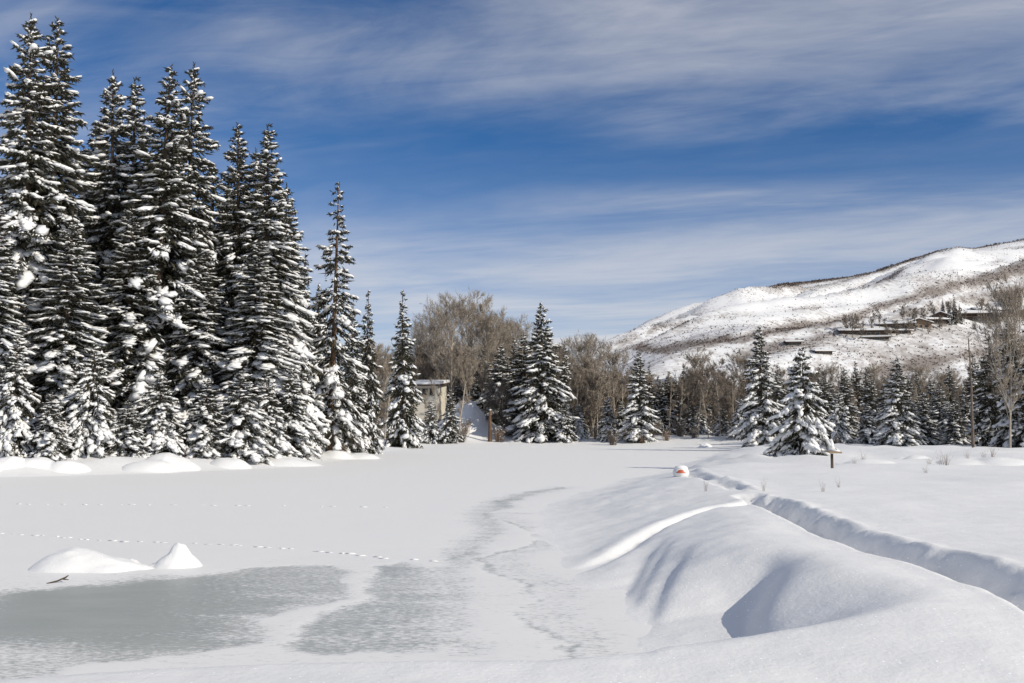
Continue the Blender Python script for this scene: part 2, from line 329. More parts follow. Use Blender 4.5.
# ---------------------------------------------------------------- the mountain
RIDGE = np.array([(250, 424), (420, 412), (500, 388), (560, 365), (600, 343), (640, 326), (670, 312), (700, 303), (740, 291), (770, 287), (810, 281), (850, 275), (885, 268), (910, 259), (940, 249), (960, 244), (978, 246), (1000, 241.5), (1024, 237), (1100, 226), (1300, 205), (1600, 215), (2000, 260)], float)
def mount(xx, yy):
    xx = np.asarray(xx, float); yy = np.asarray(yy, float)
    uu = 512 + F * xx / yy * CT
    rp = np.interp(uu, RIDGE[:, 0], RIDGE[:, 1]); Dr = 1550 + 0.12 * (uu - 600); D0 = 165.0
    rz = (HOR - rp) / F * Dr
    q = (yy - D0) / (Dr - D0); qc = np.clip(q, 0, 1)
    g = qc * (0.86 + 0.14 * qc)
    z = rz * g - rz * 0.9 * np.maximum(0, q - 1) ** 1.1 * 2
    # spurs and gullies running down from the right
    a = xx * 0.80 + yy * 0.60; b = -xx * 0.60 + yy * 0.80
    env = np.sin(np.pi * np.clip(qc, 0, 1)) ** 0.8 * np.clip(rz / 200, 0, 1)
    sp_ = 1 - np.abs(fbm(a * 0.0016 + 4, b * 0.0065, 71, 4))
    z = z + env * (66 * (sp_ - 0.80) + 16 * fbm(a * 0.006, b * 0.012, 75, 4)) + 1.2 * fbm(xx * 0.05, yy * 0.05, 79, 3) * np.clip(q * 6, 0, 1)
    # the bench with the houses
    hx, hy = xx - 210, yy - 455
    z = z + 7 * np.exp(-((hx / 130) ** 2 + (hy / 60) ** 2))
    return z - 3.0 + 3.0 * np.clip(q * 8, 0, 1)
BANDS = [([(1060, 262), (1000, 276), (930, 292), (880, 308), (800, 327), (720, 341), (640, 350)], 4, 1.0), ([(1060, 282), (990, 296), (940, 306), (900, 315)], 4, 0.7), ([(870, 276), (830, 285), (790, 292)], 3, 0.5), ([(620, 342), (660, 329), (700, 320), (760, 311), (820, 306)], 3, 0.6),
         ([(1060, 345), (980, 352), (930, 363), (880, 372)], 6, 0.9), ([(860, 330), (800, 345), (740, 356)], 6, 0.7), ([(715, 299), (760, 300), (800, 310)], 2.2, 0.4), ([(1000, 262), (1010, 268), (1040, 255)], 5, 0.7), ([(1060, 330), (1010, 338), (960, 342), (900, 345)], 4, 0.5), ([(905, 268), (890, 280), (850, 290)], 3, 0.5), ([(640, 336), (690, 312), (740, 296), (780, 291)], 2.0, 0.35)]
def scrub_density(uu, Dq, xq, zq):
    """how thickly the oak scrub grows: bands along the spurs, thin on the open snowfields"""
    pyq = HOR - (zq - CAM_Z) / Dq * F; a = xq * 0.80 + Dq * 0.60; b = -xq * 0.60 + Dq * 0.80
    base = 0.06 + 0.40 * sstep(0.0, 0.45, fbm(a * 0.004, b * 0.012, 91, 4)) + 0.18 * sstep(285, 350, pyq)
    for P, w, s_ in BANDS:
        d, _ = line_sd(uu, pyq, smooth_line(P, 3)); base = base + s_ * np.exp(-((d + 4 * fbm(uu * 0.05, pyq * 0.08, 95, 3)) / w) ** 2)
    clear = np.exp(-(((uu - 745) / 75) ** 2 + ((pyq - 305) / 14) ** 2)) + np.exp(-(((uu - 955) / 40) ** 2 + ((pyq - 262) / 10) ** 2)) + 0.7 * np.exp(-(((uu - 940) / 60) ** 2 + ((pyq - 343) / 6) ** 2))
    base = base * (1 - np.clip(clear, 0, 0.9))
    crest = np.exp(-((pyq - np.interp(uu, RIDGE[:, 0], RIDGE[:, 1])) / 2.2) ** 2) * sstep(760, 790, uu) * (1 - 0.7 * np.exp(-((uu - 960) / 25) ** 2))
    return base + crest * 1.3, crest
gu = np.arange(230, 1760, 5.0); gd = 150 * (2350 / 150) ** (np.arange(240) / 239.0)
U, Dd = np.meshgrid(gu, gd); X = (U - 512) / F * Dd / CT; Z = mount(X, Dd)
dn, _ = scrub_density(U.ravel(), Dd.ravel(), X.ravel(), Z.ravel())
m, N, L, B = new_mat('mountain_snow')
n1 = noise_node(N, L, 0.03, 8, 0.7); n2 = noise_node(N, L, 0.30, 6, 0.75); at = N.new('ShaderNodeAttribute'); at.attribute_name = 'scrub'
ad = N.new('ShaderNodeMath'); ad.operation = 'MULTIPLY_ADD'; L.new(n2, ad.inputs[0]); ad.inputs[1].default_value = 1.1; L.new(n1, ad.inputs[2])
ad2 = N.new('ShaderNodeMath'); ad2.operation = 'MULTIPLY_ADD'; L.new(at.outputs['Fac'], ad2.inputs[0]); ad2.inputs[1].default_value = 0.52; L.new(ad.outputs[0], ad2.inputs[2])
mr = N.new('ShaderNodeMapRange'); L.new(ad2.outputs[0], mr.inputs[0]); mr.inputs[1].default_value = 1.13; mr.inputs[2].default_value = 1.6
L.new(ramp(N, L, mr.outputs[0], [(0.0, (0.84, 0.84, 0.845)), (0.5, (0.50, 0.475, 0.46)), (1.0, (0.26, 0.225, 0.205))]), B.inputs['Base Color']); B.inputs['Roughness'].default_value = 0.8
link('mountain', mesh_np('mountain', np.stack([X.ravel(), Dd.ravel(), Z.ravel()], 1), [grid_faces(len(gd), len(gu))], m, attrs={'scrub': np.clip(dn, 0, 1.2)}), kind='structure', label='snowy mountain slope dotted with brown scrub')
def hill_hit(px, py):
    D = np.linspace(190, 1500, 1400); XX = (px - 512) / F * D / CT; ZZ = mount(XX, D)
    rowt = np.array([ (HOR - py) / F ]); e = (ZZ - CAM_Z) / D - rowt
    k = np.argmax(e > 0); return XX[k], D[k], ZZ[k]

# ---------------------------------------------------------------- vectorised pieces for plants
def frames(d):
    d = d / np.maximum(1e-9, np.linalg.norm(d, axis=1, keepdims=True))
    up = np.where(np.abs(d[:, 2:3]) > 0.95, np.array([[1.0, 0, 0]]), np.array([[0, 0, 1.0]]))
    s = np.cross(d, up); s /= np.linalg.norm(s, axis=1, keepdims=True); return d, s, np.cross(s, d)
def spindles(A, Bp, r, sides=3, mid=0.35):
    """thin tufts: point, ring, point"""
    n = len(A); d, s, t = frames(Bp - A); r = np.broadcast_to(r, (n,))
    V = np.empty((n, sides + 2, 3)); V[:, 0] = A; V[:, -1] = Bp; c = A + (Bp - A) * mid
    for k in range(sides):
        a = 2 * math.pi * k / sides + 0.5; V[:, 1 + k] = c + (s * math.cos(a) + t * math.sin(a)) * r[:, None]
    fs = []
    for k in range(sides):
        q = (k + 1) % sides; fs += [(0, 1 + q, 1 + k), (sides + 1, 1 + k, 1 + q)]
    Fi = (np.arange(n)[:, None, None] * (sides + 2) + np.array(fs)[None]).reshape(-1, 3)
    return V.reshape(-1, 3), Fi
def spikes(A, Bp, r, sides=3):
    n = len(A); d, s, t = frames(Bp - A); r = np.broadcast_to(r, (n,)); V = np.empty((n, sides + 1, 3)); V[:, -1] = Bp
    for k in range(sides):
        a = 2 * math.pi * k / sides + 0.5; V[:, k] = A + (s * math.cos(a) + t * math.sin(a)) * r[:, None]
    fs = [(k, (k + 1) % sides, sides) for k in range(sides)]
    return V.reshape(-1, 3), (np.arange(n)[:, None, None] * (sides + 1) + np.array(fs)[None]).reshape(-1, 3)
def tubes(A, Bp, ra, rb, sides=5):
    n = len(A); d, s, t = frames(Bp - A); V = np.empty((n, 2 * sides, 3)); ra = np.broadcast_to(ra, (n,)); rb = np.broadcast_to(rb, (n,))
    for k in range(sides):
        a = 2 * math.pi * k / sides; w = s * math.cos(a) + t * math.sin(a); V[:, k] = A + w * ra[:, None]; V[:, sides + k] = Bp + w * rb[:, None]
    fs = [(k, (k + 1) % sides, sides + (k + 1) % sides, sides + k) for k in range(sides)]
    return V.reshape(-1, 3), (np.arange(n)[:, None, None] * 2 * sides + np.array(fs)[None]).reshape(-1, 4)
_seg = 6; _lat = [-0.25, 0.6]
PADV = [(0, 0, -0.55)] + [(math.cos(2 * math.pi * (k + 0.5 * i) / _seg) * math.cos(l), math.sin(2 * math.pi * (k + 0.5 * i) / _seg) * math.cos(l), math.sin(l)) for i, l in enumerate(_lat) for k in range(_seg)] + [(0, 0, 1.0)]
PADF = [(0, 1 + (k + 1) % _seg, 1 + k) for k in range(_seg)] + [f for i in range(len(_lat) - 1) for k in range(_seg) for f in ((1 + i * _seg + k, 1 + i * _seg + (k + 1) % _seg, 1 + (i + 1) * _seg + (k + 1) % _seg), (1 + i * _seg + k, 1 + (i + 1) * _seg + (k + 1) % _seg, 1 + (i + 1) * _seg + k))] + [(1 + (len(_lat) - 1) * _seg + k, 1 + (len(_lat) - 1) * _seg + (k + 1) % _seg, 1 + len(_lat) * _seg) for k in range(_seg)]
PADV = np.array(PADV); PADF = np.array(PADF)
OCTV = np.array([(1, 0, 0), (0, 1, 0), (-1, 0, 0), (0, -1, 0), (0, 0, 1), (0, 0, -0.6)], float); OCTF = np.array([(0, 1, 4), (1, 2, 4), (2, 3, 4), (3, 0, 4), (1, 0, 5), (2, 1, 5), (3, 2, 5), (0, 3, 5)])
def lumps(c, d, lx, ly, lz, rng, TV=PADV, TF=PADF, jit=0.22):
    n = len(c); d, s, t = frames(d); m = len(TV)
    P = TV[None] * (1 + rng.uniform(-jit, jit, (n, m, 1)))
    V = c[:, None] + P[:, :, 0:1] * d[:, None] * np.reshape(lx, (-1, 1, 1)) + P[:, :, 1:2] * s[:, None] * np.reshape(ly, (-1, 1, 1)) + P[:, :, 2:3] * t[:, None] * np.reshape(lz, (-1, 1, 1))
    return V.reshape(-1, 3), (np.arange(n)[:, None, None] * m + TF[None]).reshape(-1, 3)
def join(parts):
    Vs, F3, F4, o = [], [], [], 0
    for V, Fi in parts:
        Vs.append(V); (F3 if Fi.shape[1] == 3 else F4).append(Fi + o); o += len(V)
    return np.concatenate(Vs), [np.concatenate(f) for f in (F3, F4) if f]

# ---------------------------------------------------------------- spruces
def spruce(seed, H, R, z0=0.25, dz=0.33, nb=7, g=1.0, snow=1.0, e_top=0.5, e_bot=-0.5, dens=1.0, power=0.85, gap=0.0, bark=None, thin_top=0.0, core=1.0):
    """a spruce: drooping boughs set round the trunk, each a fan of needle-covered twigs with snow lying on top"""
    rng = np.random.default_rng(seed); ND_A, ND_B, ND_R = [], [], []; SP, PC, PD, PX, PY, PZ = [], [], [], [], [], []; OC, OD, OX, OY, OZ = [], [], [], [], []
    BA, BB, BR = [], [], []
    z = z0; side = rng.uniform(0, 6.28); lop = rng.uniform(0, 6.28)
    while z < H - 0.25 * g:
        t = z / H; az0 = rng.uniform(0, 6.28); nbb = max(3, int(round(nb * (1 - 0.45 * t) + rng.uniform(-1, 1))))
        for i in range(nbb):
            if rng.random() < gap: continue
            az = az0 + 6.283 * i / nbb + rng.uniform(-0.6, 0.6)
            cc = (1 - power) * 3.2; L = R * ((1 + cc) * (1 - t) / (1 + cc * (1 - t)) * (1 - 0.22 * math.exp(-t / 0.05)) + 0.012) * rng.uniform(0.50, 1.22) * (1 + 0.10 * math.cos(az - lop))
            if t > 0.75: L *= 1 - thin_top * 0.2
            L = max(L, 0.10 * g); e0 = e_bot + (e_top - e_bot) * t ** 2.5 + rng.uniform(-0.12, 0.12)
            sag = (0.34 * (1 - t) + 0.05) * rng.uniform(0.5, 1.4); upt = rng.uniform(0.05, 0.20)
            zb = z + rng.uniform(-1.4, 1.4) * dz
            o = np.array([math.cos(az), math.sin(az), 0.0]); sd = np.array([-math.sin(az), math.cos(az), 0.0])
            crv = rng.uniform(-0.12, 0.12)
            def ax(s): return o[None] * (L * s * (1 - 0.06 * s))[:, None] + sd[None] * (L * crv * s * s)[:, None] + np.array([[0, 0, 1.0]]) * (zb + L * (math.tan(e0) * s - sag * s * s + upt * s ** 4))[:, None]
            def tn(s): d = ax(s + 0.02) - ax(s - 0.02); return d / np.linalg.norm(d, axis=1, keepdims=True)
            k = np.linspace(0, 1, 4); a = ax(k); BA.append(a[:-1]); BB.append(a[1:]); BR.append(np.linspace(0.010 * L + 0.008 * g, 0.006 * g, 3))
            n = int(L / (0.068 * g) * dens) + 5; s = rng.uniform(0.10, 1.0, n) ** 0.75; b = ax(s); td = tn(s)
            sgn = rng.choice([-1, 1], n); an = rng.uniform(0.35, 1.15, n) * (1 - 0.4 * t)
            d = td * np.cos(an)[:, None] + sd[None] * (np.sin(an) * sgn)[:, None]; d[:, 2] += rng.uniform(-0.95, 0.10, n) * (0.4 + 0.6 * (1 - t))
            l = (0.16 * g * min(1.0, 0.25 + 0.65 * L / g) + np.minimum((0.42 - 0.16 * t) * L, 0.95 * g) * (1 - s) ** 0.7) * rng.uniform(0.65, 1.25, n)
            e = b + d * l[:, None]; ND_A.append(b); ND_B.append(e); ND_R.append(rng.uniform(0.035, 0.062, n) * g * (1 - 0.3 * t))
            # hanging and side twiglets
            n2 = int(n * 1.15); w = rng.integers(0, n, n2); q = rng.uniform(0.25, 0.95, n2); b2 = b[w] + (e - b)[w] * q[:, None]
            d2 = (e - b)[w] / l[w][:, None] * 0.7 + rng.normal(0, 0.55, (n2, 3)); d2[:, 2] -= rng.uniform(0.0, 0.8, n2)
            d2 /= np.linalg.norm(d2, axis=1, keepdims=True); l2 = rng.uniform(0.12, 0.27, n2) * g
            ND_A.append(b2); ND_B.append(b2 + d2 * l2[:, None]); ND_R.append(rng.uniform(0.030, 0.05, n2) * g)
            # snow on the bough
            ld = snow * rng.uniform(0.45, 1.55) * (0.8 + 0.2 * (1 - t))
            m = rng.poisson(max(0.25, L / (0.225 * g)) * ld)
            if m:
                s3 = rng.uniform(0.12, 1.0, m) ** 0.6; c = ax(np.minimum(s3, 0.98)); c = c + sd[None] * (rng.normal(0, 0.17, m) * np.minimum(L, 1.8) * (1.15 - s3))[:, None]; c[:, 2] += 0.085 * g
                dd = tn(s3) + rng.normal(0, 0.3, (m, 3)) * np.array([1, 1, 0.3]); big = rng.uniform(0.6, 1.7, m) * g * min(1, 0.30 + L / (2.2 * g) * 0.55)
                PC.append(c); PD.append(dd); PX.append(rng.uniform(0.18, 0.50, m) * big); PY.append(rng.uniform(0.12, 0.27, m) * big); PZ.append(rng.uniform(0.07, 0.13, m) * big)
            n3 = rng.binomial(n, min(0.95, 0.46 * ld))
            if n3:
                w = rng.choice(n, n3, replace=False); q = rng.uniform(0.35, 0.75, n3); c = b[w] + (e - b)[w] * q[:, None]; c[:, 2] += 0.062 * g
                OC.append(c); OD.append((e - b)[w]); OX.append(l[w] * rng.uniform(0.25, 0.5, n3) + 0.03 * g); OY.append(rng.uniform(0.04, 0.085, n3) * g); OZ.append(rng.uniform(0.03, 0.06, n3) * g)
        z += dz * rng.uniform(0.75, 1.25) * (0.75 + 0.5 * (1 - t))
    # short shaded twigs close round the trunk
    nc = int(H / g * 120 * core); zc_ = H * (1 - np.sqrt(rng.random(nc)) * 0.97); tc_ = zc_ / H; cc = (1 - power) * 3.2
    Lc = R * (1 + cc) * (1 - tc_) / (1 + cc * (1 - tc_)); rc = Lc * rng.uniform(0.05, 0.62, nc); ac = rng.uniform(0, 6.283, nc); ok = zc_ > z0 + 0.3
    a = np.stack([np.cos(ac) * rc, np.sin(ac) * rc, zc_ - rc * 0.35], 1)[ok]; dd = np.stack([np.cos(ac), np.sin(ac), -0.55 + 0 * ac], 1)[ok] + rng.normal(0, 0.45, (ok.sum(), 3)); ll = (np.minimum(0.36 * g, 0.10 * g + 0.25 * Lc) * rng.uniform(0.6, 1.3, nc))[ok]
    ND_A.append(a); ND_B.append(a + dd * ll[:, None]); ND_R.append(rng.uniform(0.045, 0.075, len(a)) * g * np.minimum(1, 0.4 + Lc[ok]))
    # the leader
    k = np.linspace(H - 1.0 * g, H, 12); a = np.stack([0 * k, 0 * k, k], 1); an = rng.uniform(0, 6.28, 12)
    ND_A.append(a); ND_B.append(a + np.stack([np.cos(an) * 0.10 * g, np.sin(an) * 0.10 * g, 0.22 * g + 0 * k], 1)); ND_R.append(np.full(12, 0.035 * g))
    A, Bq, Rr = np.concatenate(ND_A), np.concatenate(ND_B), np.concatenate(ND_R)
    crown = join([spindles(A, Bq, Rr)])
    sn = [lumps(np.concatenate(PC), np.concatenate(PD), np.concatenate(PX), np.concatenate(PY), np.concatenate(PZ), rng)]
    if OC: sn.append(lumps(np.concatenate(OC), np.concatenate(OD), np.concatenate(OX), np.concatenate(OY), np.concatenate(OZ), rng, OCTV, OCTF))
    snow_ = join(sn)
    n = 14; zz = np.linspace(-0.3, H, n); r0 = 0.0105 * H + 0.03; rr = r0 * (1 - zz.clip(0) / H) ** 0.9 + 0.012 + 0.35 * r0 * np.exp(-zz.clip(0) / 0.35)
    cx = np.cumsum(rng.normal(0, 0.008 * g, n)); cx -= cx[0]; th = np.arange(9) * 2 * math.pi / 9
    V = np.stack([np.cos(th)[None] * rr[:, None] + cx[:, None], np.sin(th)[None] * rr[:, None], np.broadcast_to(zz[:, None], (n, 9))], 2).reshape(-1, 3)
    fq = np.array([(i * 9 + k, i * 9 + (k + 1) % 9, (i + 1) * 9 + (k + 1) % 9, (i + 1) * 9 + k) for i in range(n - 1) for k in range(9)])
    br = tubes(np.concatenate(BA), np.concatenate(BB), np.concatenate(BR), np.concatenate(BR) * 0.7, 3)
    tk = join([(V, fq), br])
    return dict(H=H, R=R, parts=[('trunk', mesh_np('spruce_trunk', *tk, bark or M_BARK)), ('crown', mesh_np('spruce_crown', *crown, M_NEEDLE, smooth=False)), ('snow', mesh_np('spruce_snow', *snow_, M_SNOWT))])
def place(var, name, x, y, h, rad=None, label='', cat='tree', group=None, rot=None, rng=random, sink=0.08, z=None):
    o = empty(name, (x, y, (gz(x, y) if z is None else z) - sink), label, cat, group)
    k = h / var['H']; kx = k if rad is None else rad / var['R']
    o.scale = (kx, kx, k); o.rotation_euler = (0.022 * math.sin(x * 7.1 + y), 0.022 * math.sin(x * 3.7 - y * 5.3), rng.uniform(0, 6.28) if rot is None else rot)
    for n, me in var['parts']:
        c = link(n, me, o)
        if n == 'snow': c['kind'] = 'stuff'
    return o
random.seed(7)
SPR = {
    'tall1': spruce(1, 24, 3.1, snow=1.0, power=0.62, e_top=0.62, e_bot=-0.72), 'tall2': spruce(2, 24, 2.7, snow=0.9, dz=0.36, e_bot=-0.78, power=0.66, e_top=0.7), 'tall3': spruce(3, 24, 2.9, snow=1.1, nb=6, dz=0.33, power=0.58, e_bot=-0.66, e_top=0.55),
    'tall4': spruce(13, 24, 2.6, snow=1.15, dz=0.30, nb=7, e_bot=-0.82, power=0.72, e_top=0.5), 'sparse': spruce(4, 20, 2.5, z0=2.3, dz=0.42, nb=5, snow=1.0, gap=0.10, core=0.2, power=0.66, e_top=0.3, e_bot=-0.5, dens=1.0, bark=M_TRUNKO),
    'mid1': spruce(5, 12, 2.4, g=0.85, snow=1.3, dz=0.30, power=0.78), 'mid2': spruce(6, 12, 2.0, g=0.8, snow=1.15, dz=0.31, nb=6, power=0.85), 'mid3': spruce(9, 12, 2.2, g=0.85, snow=0.8, dz=0.34, nb=6),
    'skirt1': spruce(11, 8, 2.4, g=0.72, snow=1.5, dz=0.27, e_bot=-0.8, power=0.7), 'skirt2': spruce(12, 8, 2.0, g=0.7, snow=1.25, dz=0.28, e_bot=-0.7, power=0.8),
    'squat': spruce(14, 5, 1.9, g=0.58, snow=1.7, dz=0.17, nb=8, z0=0.1, power=0.82, e_bot=-0.65),
    'young1': spruce(7, 5, 1.5, g=0.5, snow=1.5, dz=0.21, z0=0.1, power=0.75, e_bot=-0.6), 'young2': spruce(8, 5, 1.2, g=0.5, snow=1.3, dz=0.21, nb=6, z0=0.12, power=0.95)}
GS = 'tall spruces crowded on the pond bank'; GY = 'young spruces at the foot of the tall stand'; GM = 'spruces along the far shore'; GR = 'spruces at the edge of the snow field'; GB = 'dark spruces behind the snow field'
def sp(var, px, D, py_top, hw, label, group=None, name='spruce_tree', py_mid=None):
    y = D; x = x_at(px, py_mid or (py_top * 0.4 + 445 * 0.6), D); h = height_at(py_top, D) - gz(x, y) + 0.1
    return place(SPR[var], name, x, y, h, (1.3 if var.startswith('tall') else 1.2 if var == 'sparse' else 1.05) * hw / F * D, label, 'spruce tree', group)
sp('tall1', 28, 54, 20, 52, 'tallest spruce of the bank stand, its tip beside an equally tall twin', 'twin spruces of the bank stand')
sp('tall2', 53, 55, 18, 52, 'tallest spruce of the bank stand, its tip beside an equally tall twin', 'twin spruces of the bank stand')
for a in [('tall3', 116, 60, 73, 42), ('tall4', 136, 64, 78, 42), ('tall2', 156, 58, 68, 50), ('tall1', 184, 60, 66, 46)]:
    sp(*a, 'one of four tall spruces with level tips between the twin-topped pair and the shorter group', 'four level spruces of the bank stand')
for a in [('tall2', 240, 61, 123, 40), ('tall1', 257, 66, 148, 36), ('tall4', 271, 61, 125, 42), ('tall3', 287, 65, 185, 34)]:
    sp(*a, 'middle-height spruce of the bank stand, grouped next to the open-crowned spruce', 'middle-height spruces of the bank stand')
for a in [('tall4', -14, 50, 205, 40), ('tall3', 213, 66, 165, 42), ('tall4', 92, 62, 122, 44), ('tall1', 78, 67, 150, 46), ('tall3', 170, 69, 150, 46), ('tall4', 225, 71, 185, 46), ('tall1', 5, 63, 160, 46), ('tall2', -45, 60, 120, 55), ('tall4', 128, 56, 205, 46), ('tall1', 200, 58, 235, 44), ('tall4', 255, 58, 240, 42), ('tall3', 62, 52, 215, 44)]:
    sp(*a, 'spruce filling the inner rows of the bank stand, its tip below the front ones', 'inner spruces of the bank stand')
sp('sparse', 332, 66, 185, 33, 'open-crowned spruce with bare reddish lower trunk at the end of the bank stand')
for a in [('mid1', 316, 72, 285, 26), ('mid2', 350, 74, 305, 26), ('mid3', 367, 77, 292, 22), ('mid2', 300, 70, 255, 26)]:
    sp(*a, 'slender spruce half hidden behind the open-crowned spruce', 'spruces behind the open-crowned spruce')
for a in [('skirt1', 14, 45.5, 338, 34), ('skirt1', 92, 47.5, 345, 36), ('skirt2', 52, 45.5, 392, 28), ('skirt1', 240, 52, 372, 42), ('skirt2', 128, 48, 400, 30), ('skirt2', 205, 51, 378, 34), ('skirt1', 160, 49.5, 372, 36), ('skirt2', 290, 56, 365, 32), ('skirt1', 268, 54, 375, 34), ('skirt1', 304, 64, 372, 26)]:
    sp(*a, 'bushy young spruce skirting the foot of the tall bank stand', GY)
sp('mid3', 404, 98, 292, 25, 'lone dark spruce standing in front of the cream house')
sp('mid1', 543, 116, 303, 34, 'broad snow-covered spruce, tallest on the far shore, beside bare cottonwoods')
sp('mid2', 525, 122, 335, 34, 'dark spruce leaning close behind the broad far-shore spruce')
for a in [('young1', 432, 113, 402, 15), ('young2', 450, 113, 388, 16)]: sp(*a, 'small white-laden spruce in front of the snowy mound on the far shore', 'small spruces by the snowy mound')
sp('mid2', 564, 119, 345, 13, 'thin spire-like spruce beside the broad far-shore spruce')
for a in [('young2', 566, 114, 400, 15), ('young1', 608, 114, 398, 14), ('mid2', 606, 122, 375, 12), ('young2', 690, 116, 405, 13), ('young2', 655, 120, 388, 12), ('young2', 588, 120, 395, 12), ('skirt1', 578, 117, 404, 13), ('skirt2', 622, 116, 400, 12), ('skirt1', 700, 117, 402, 14), ('skirt2', 722, 114, 405, 13), ('skirt1', 740, 108, 398, 14), ('mid2', 712, 126, 380, 13), ('mid1', 728, 130, 376, 14), ('mid3', 648, 128, 366, 14), ('mid3', 684, 130, 366, 14), ('mid2', 702, 122, 372, 13), ('mid3', 745, 118, 366, 14), ('mid3', 594, 126, 372, 12), ('mid3', 632, 130, 372, 12)]: sp(*a, 'small snow-dusted spruce along the far shore near the brown chalets', GM)
sp('mid1', 640, 112, 352, 22, 'pointed spruce with heavy snow before the snow-roofed cabin')
sp('mid3', 668, 124, 372, 18, 'dark spruce beside the brown gabled chalet')
sp('mid2', 662, 120, 382, 15, 'slim dark spruce in front of the brown gabled chalet')
for a in [('mid3', 482, 136, 350, 24), ('mid1', 500, 130, 345, 24), ('mid2', 514, 130, 338, 18), ('mid3', 464, 140, 356, 22)]: sp(*a, 'shaded spruce among the bare cottonwoods behind the snowy mound', 'spruces among the cottonwoods')
sp('mid1', 762, 86, 327, 27, 'tall spruce with open snowy boughs behind the squat field spruce')
sp('squat', 803, 46, 350, 40, 'squat broad spruce heaped with snow alone on the field', py_mid=440)
sp('mid1', 897, 72, 358, 25, 'bushy spruce with outspread snowy boughs at the edge of the field')
for a in [('mid2', 845, 84, 368, 17), ('mid3', 872, 88, 375, 17), ('mid2', 924, 80, 392, 17), ('mid1', 940, 84, 385, 18), ('mid2', 955, 78, 398, 16), ('mid2', 830, 92, 382, 16), ('mid1', 912, 96, 380, 18), ('mid3', 858, 98, 362, 16), ('mid2', 780, 96, 372, 16), ('skirt1', 838, 80, 392, 16), ('mid1', 884, 86, 384, 17), ('skirt2', 912, 76, 400, 16), ('mid1', 930, 92, 380, 17), ('skirt1', 948, 80, 402, 17), ('mid2', 966, 86, 388, 16), ('skirt2', 868, 79, 402, 15), ('mid1', 820, 98, 378, 17), ('mid2', 790, 100, 384, 15), ('mid3', 826, 88, 372, 15), ('mid3', 902, 98, 368, 15), ('mid3', 918, 100, 374, 14), ('mid3', 952, 98, 366, 16), ('mid3', 980, 94, 366, 16), ('mid3', 866, 92, 368, 14), ('mid3', 776, 92, 366, 15)]: sp(*a, 'snow-flecked spruce in the thick row at the back of the field', GR)
for a in [('mid3', 990, 74, 338, 26), ('mid1', 1014, 70, 318, 28), ('mid3', 1040, 68, 300, 34), ('mid2', 1003, 88, 345, 24), ('mid3', 975, 92, 355, 20), ('mid2', 1060, 80, 310, 40)]: sp(*a, 'dark spruce crowded beside the tall pale cottonwood', GB)
rb = random.Random(5)
for k in range(46):
    px = rb.uniform(560, 1060); D = rb.uniform(126, 200); sp(rb.choice(['mid1', 'mid2', 'mid3']), px, D, rb.uniform(376, 402), rb.uniform(10, 15), 'small distant spruce in the mixed wood below the mountain', 'distant spruces below the mountain')
for k in range(12):
    px = rb.uniform(372, 560); D = rb.uniform(132, 190); sp(rb.choice(['mid1', 'mid2', 'mid3']), px, D, rb.uniform(352, 390), rb.uniform(12, 18), 'small distant spruce in the mixed wood behind the cream house', 'distant spruces behind the cream house')

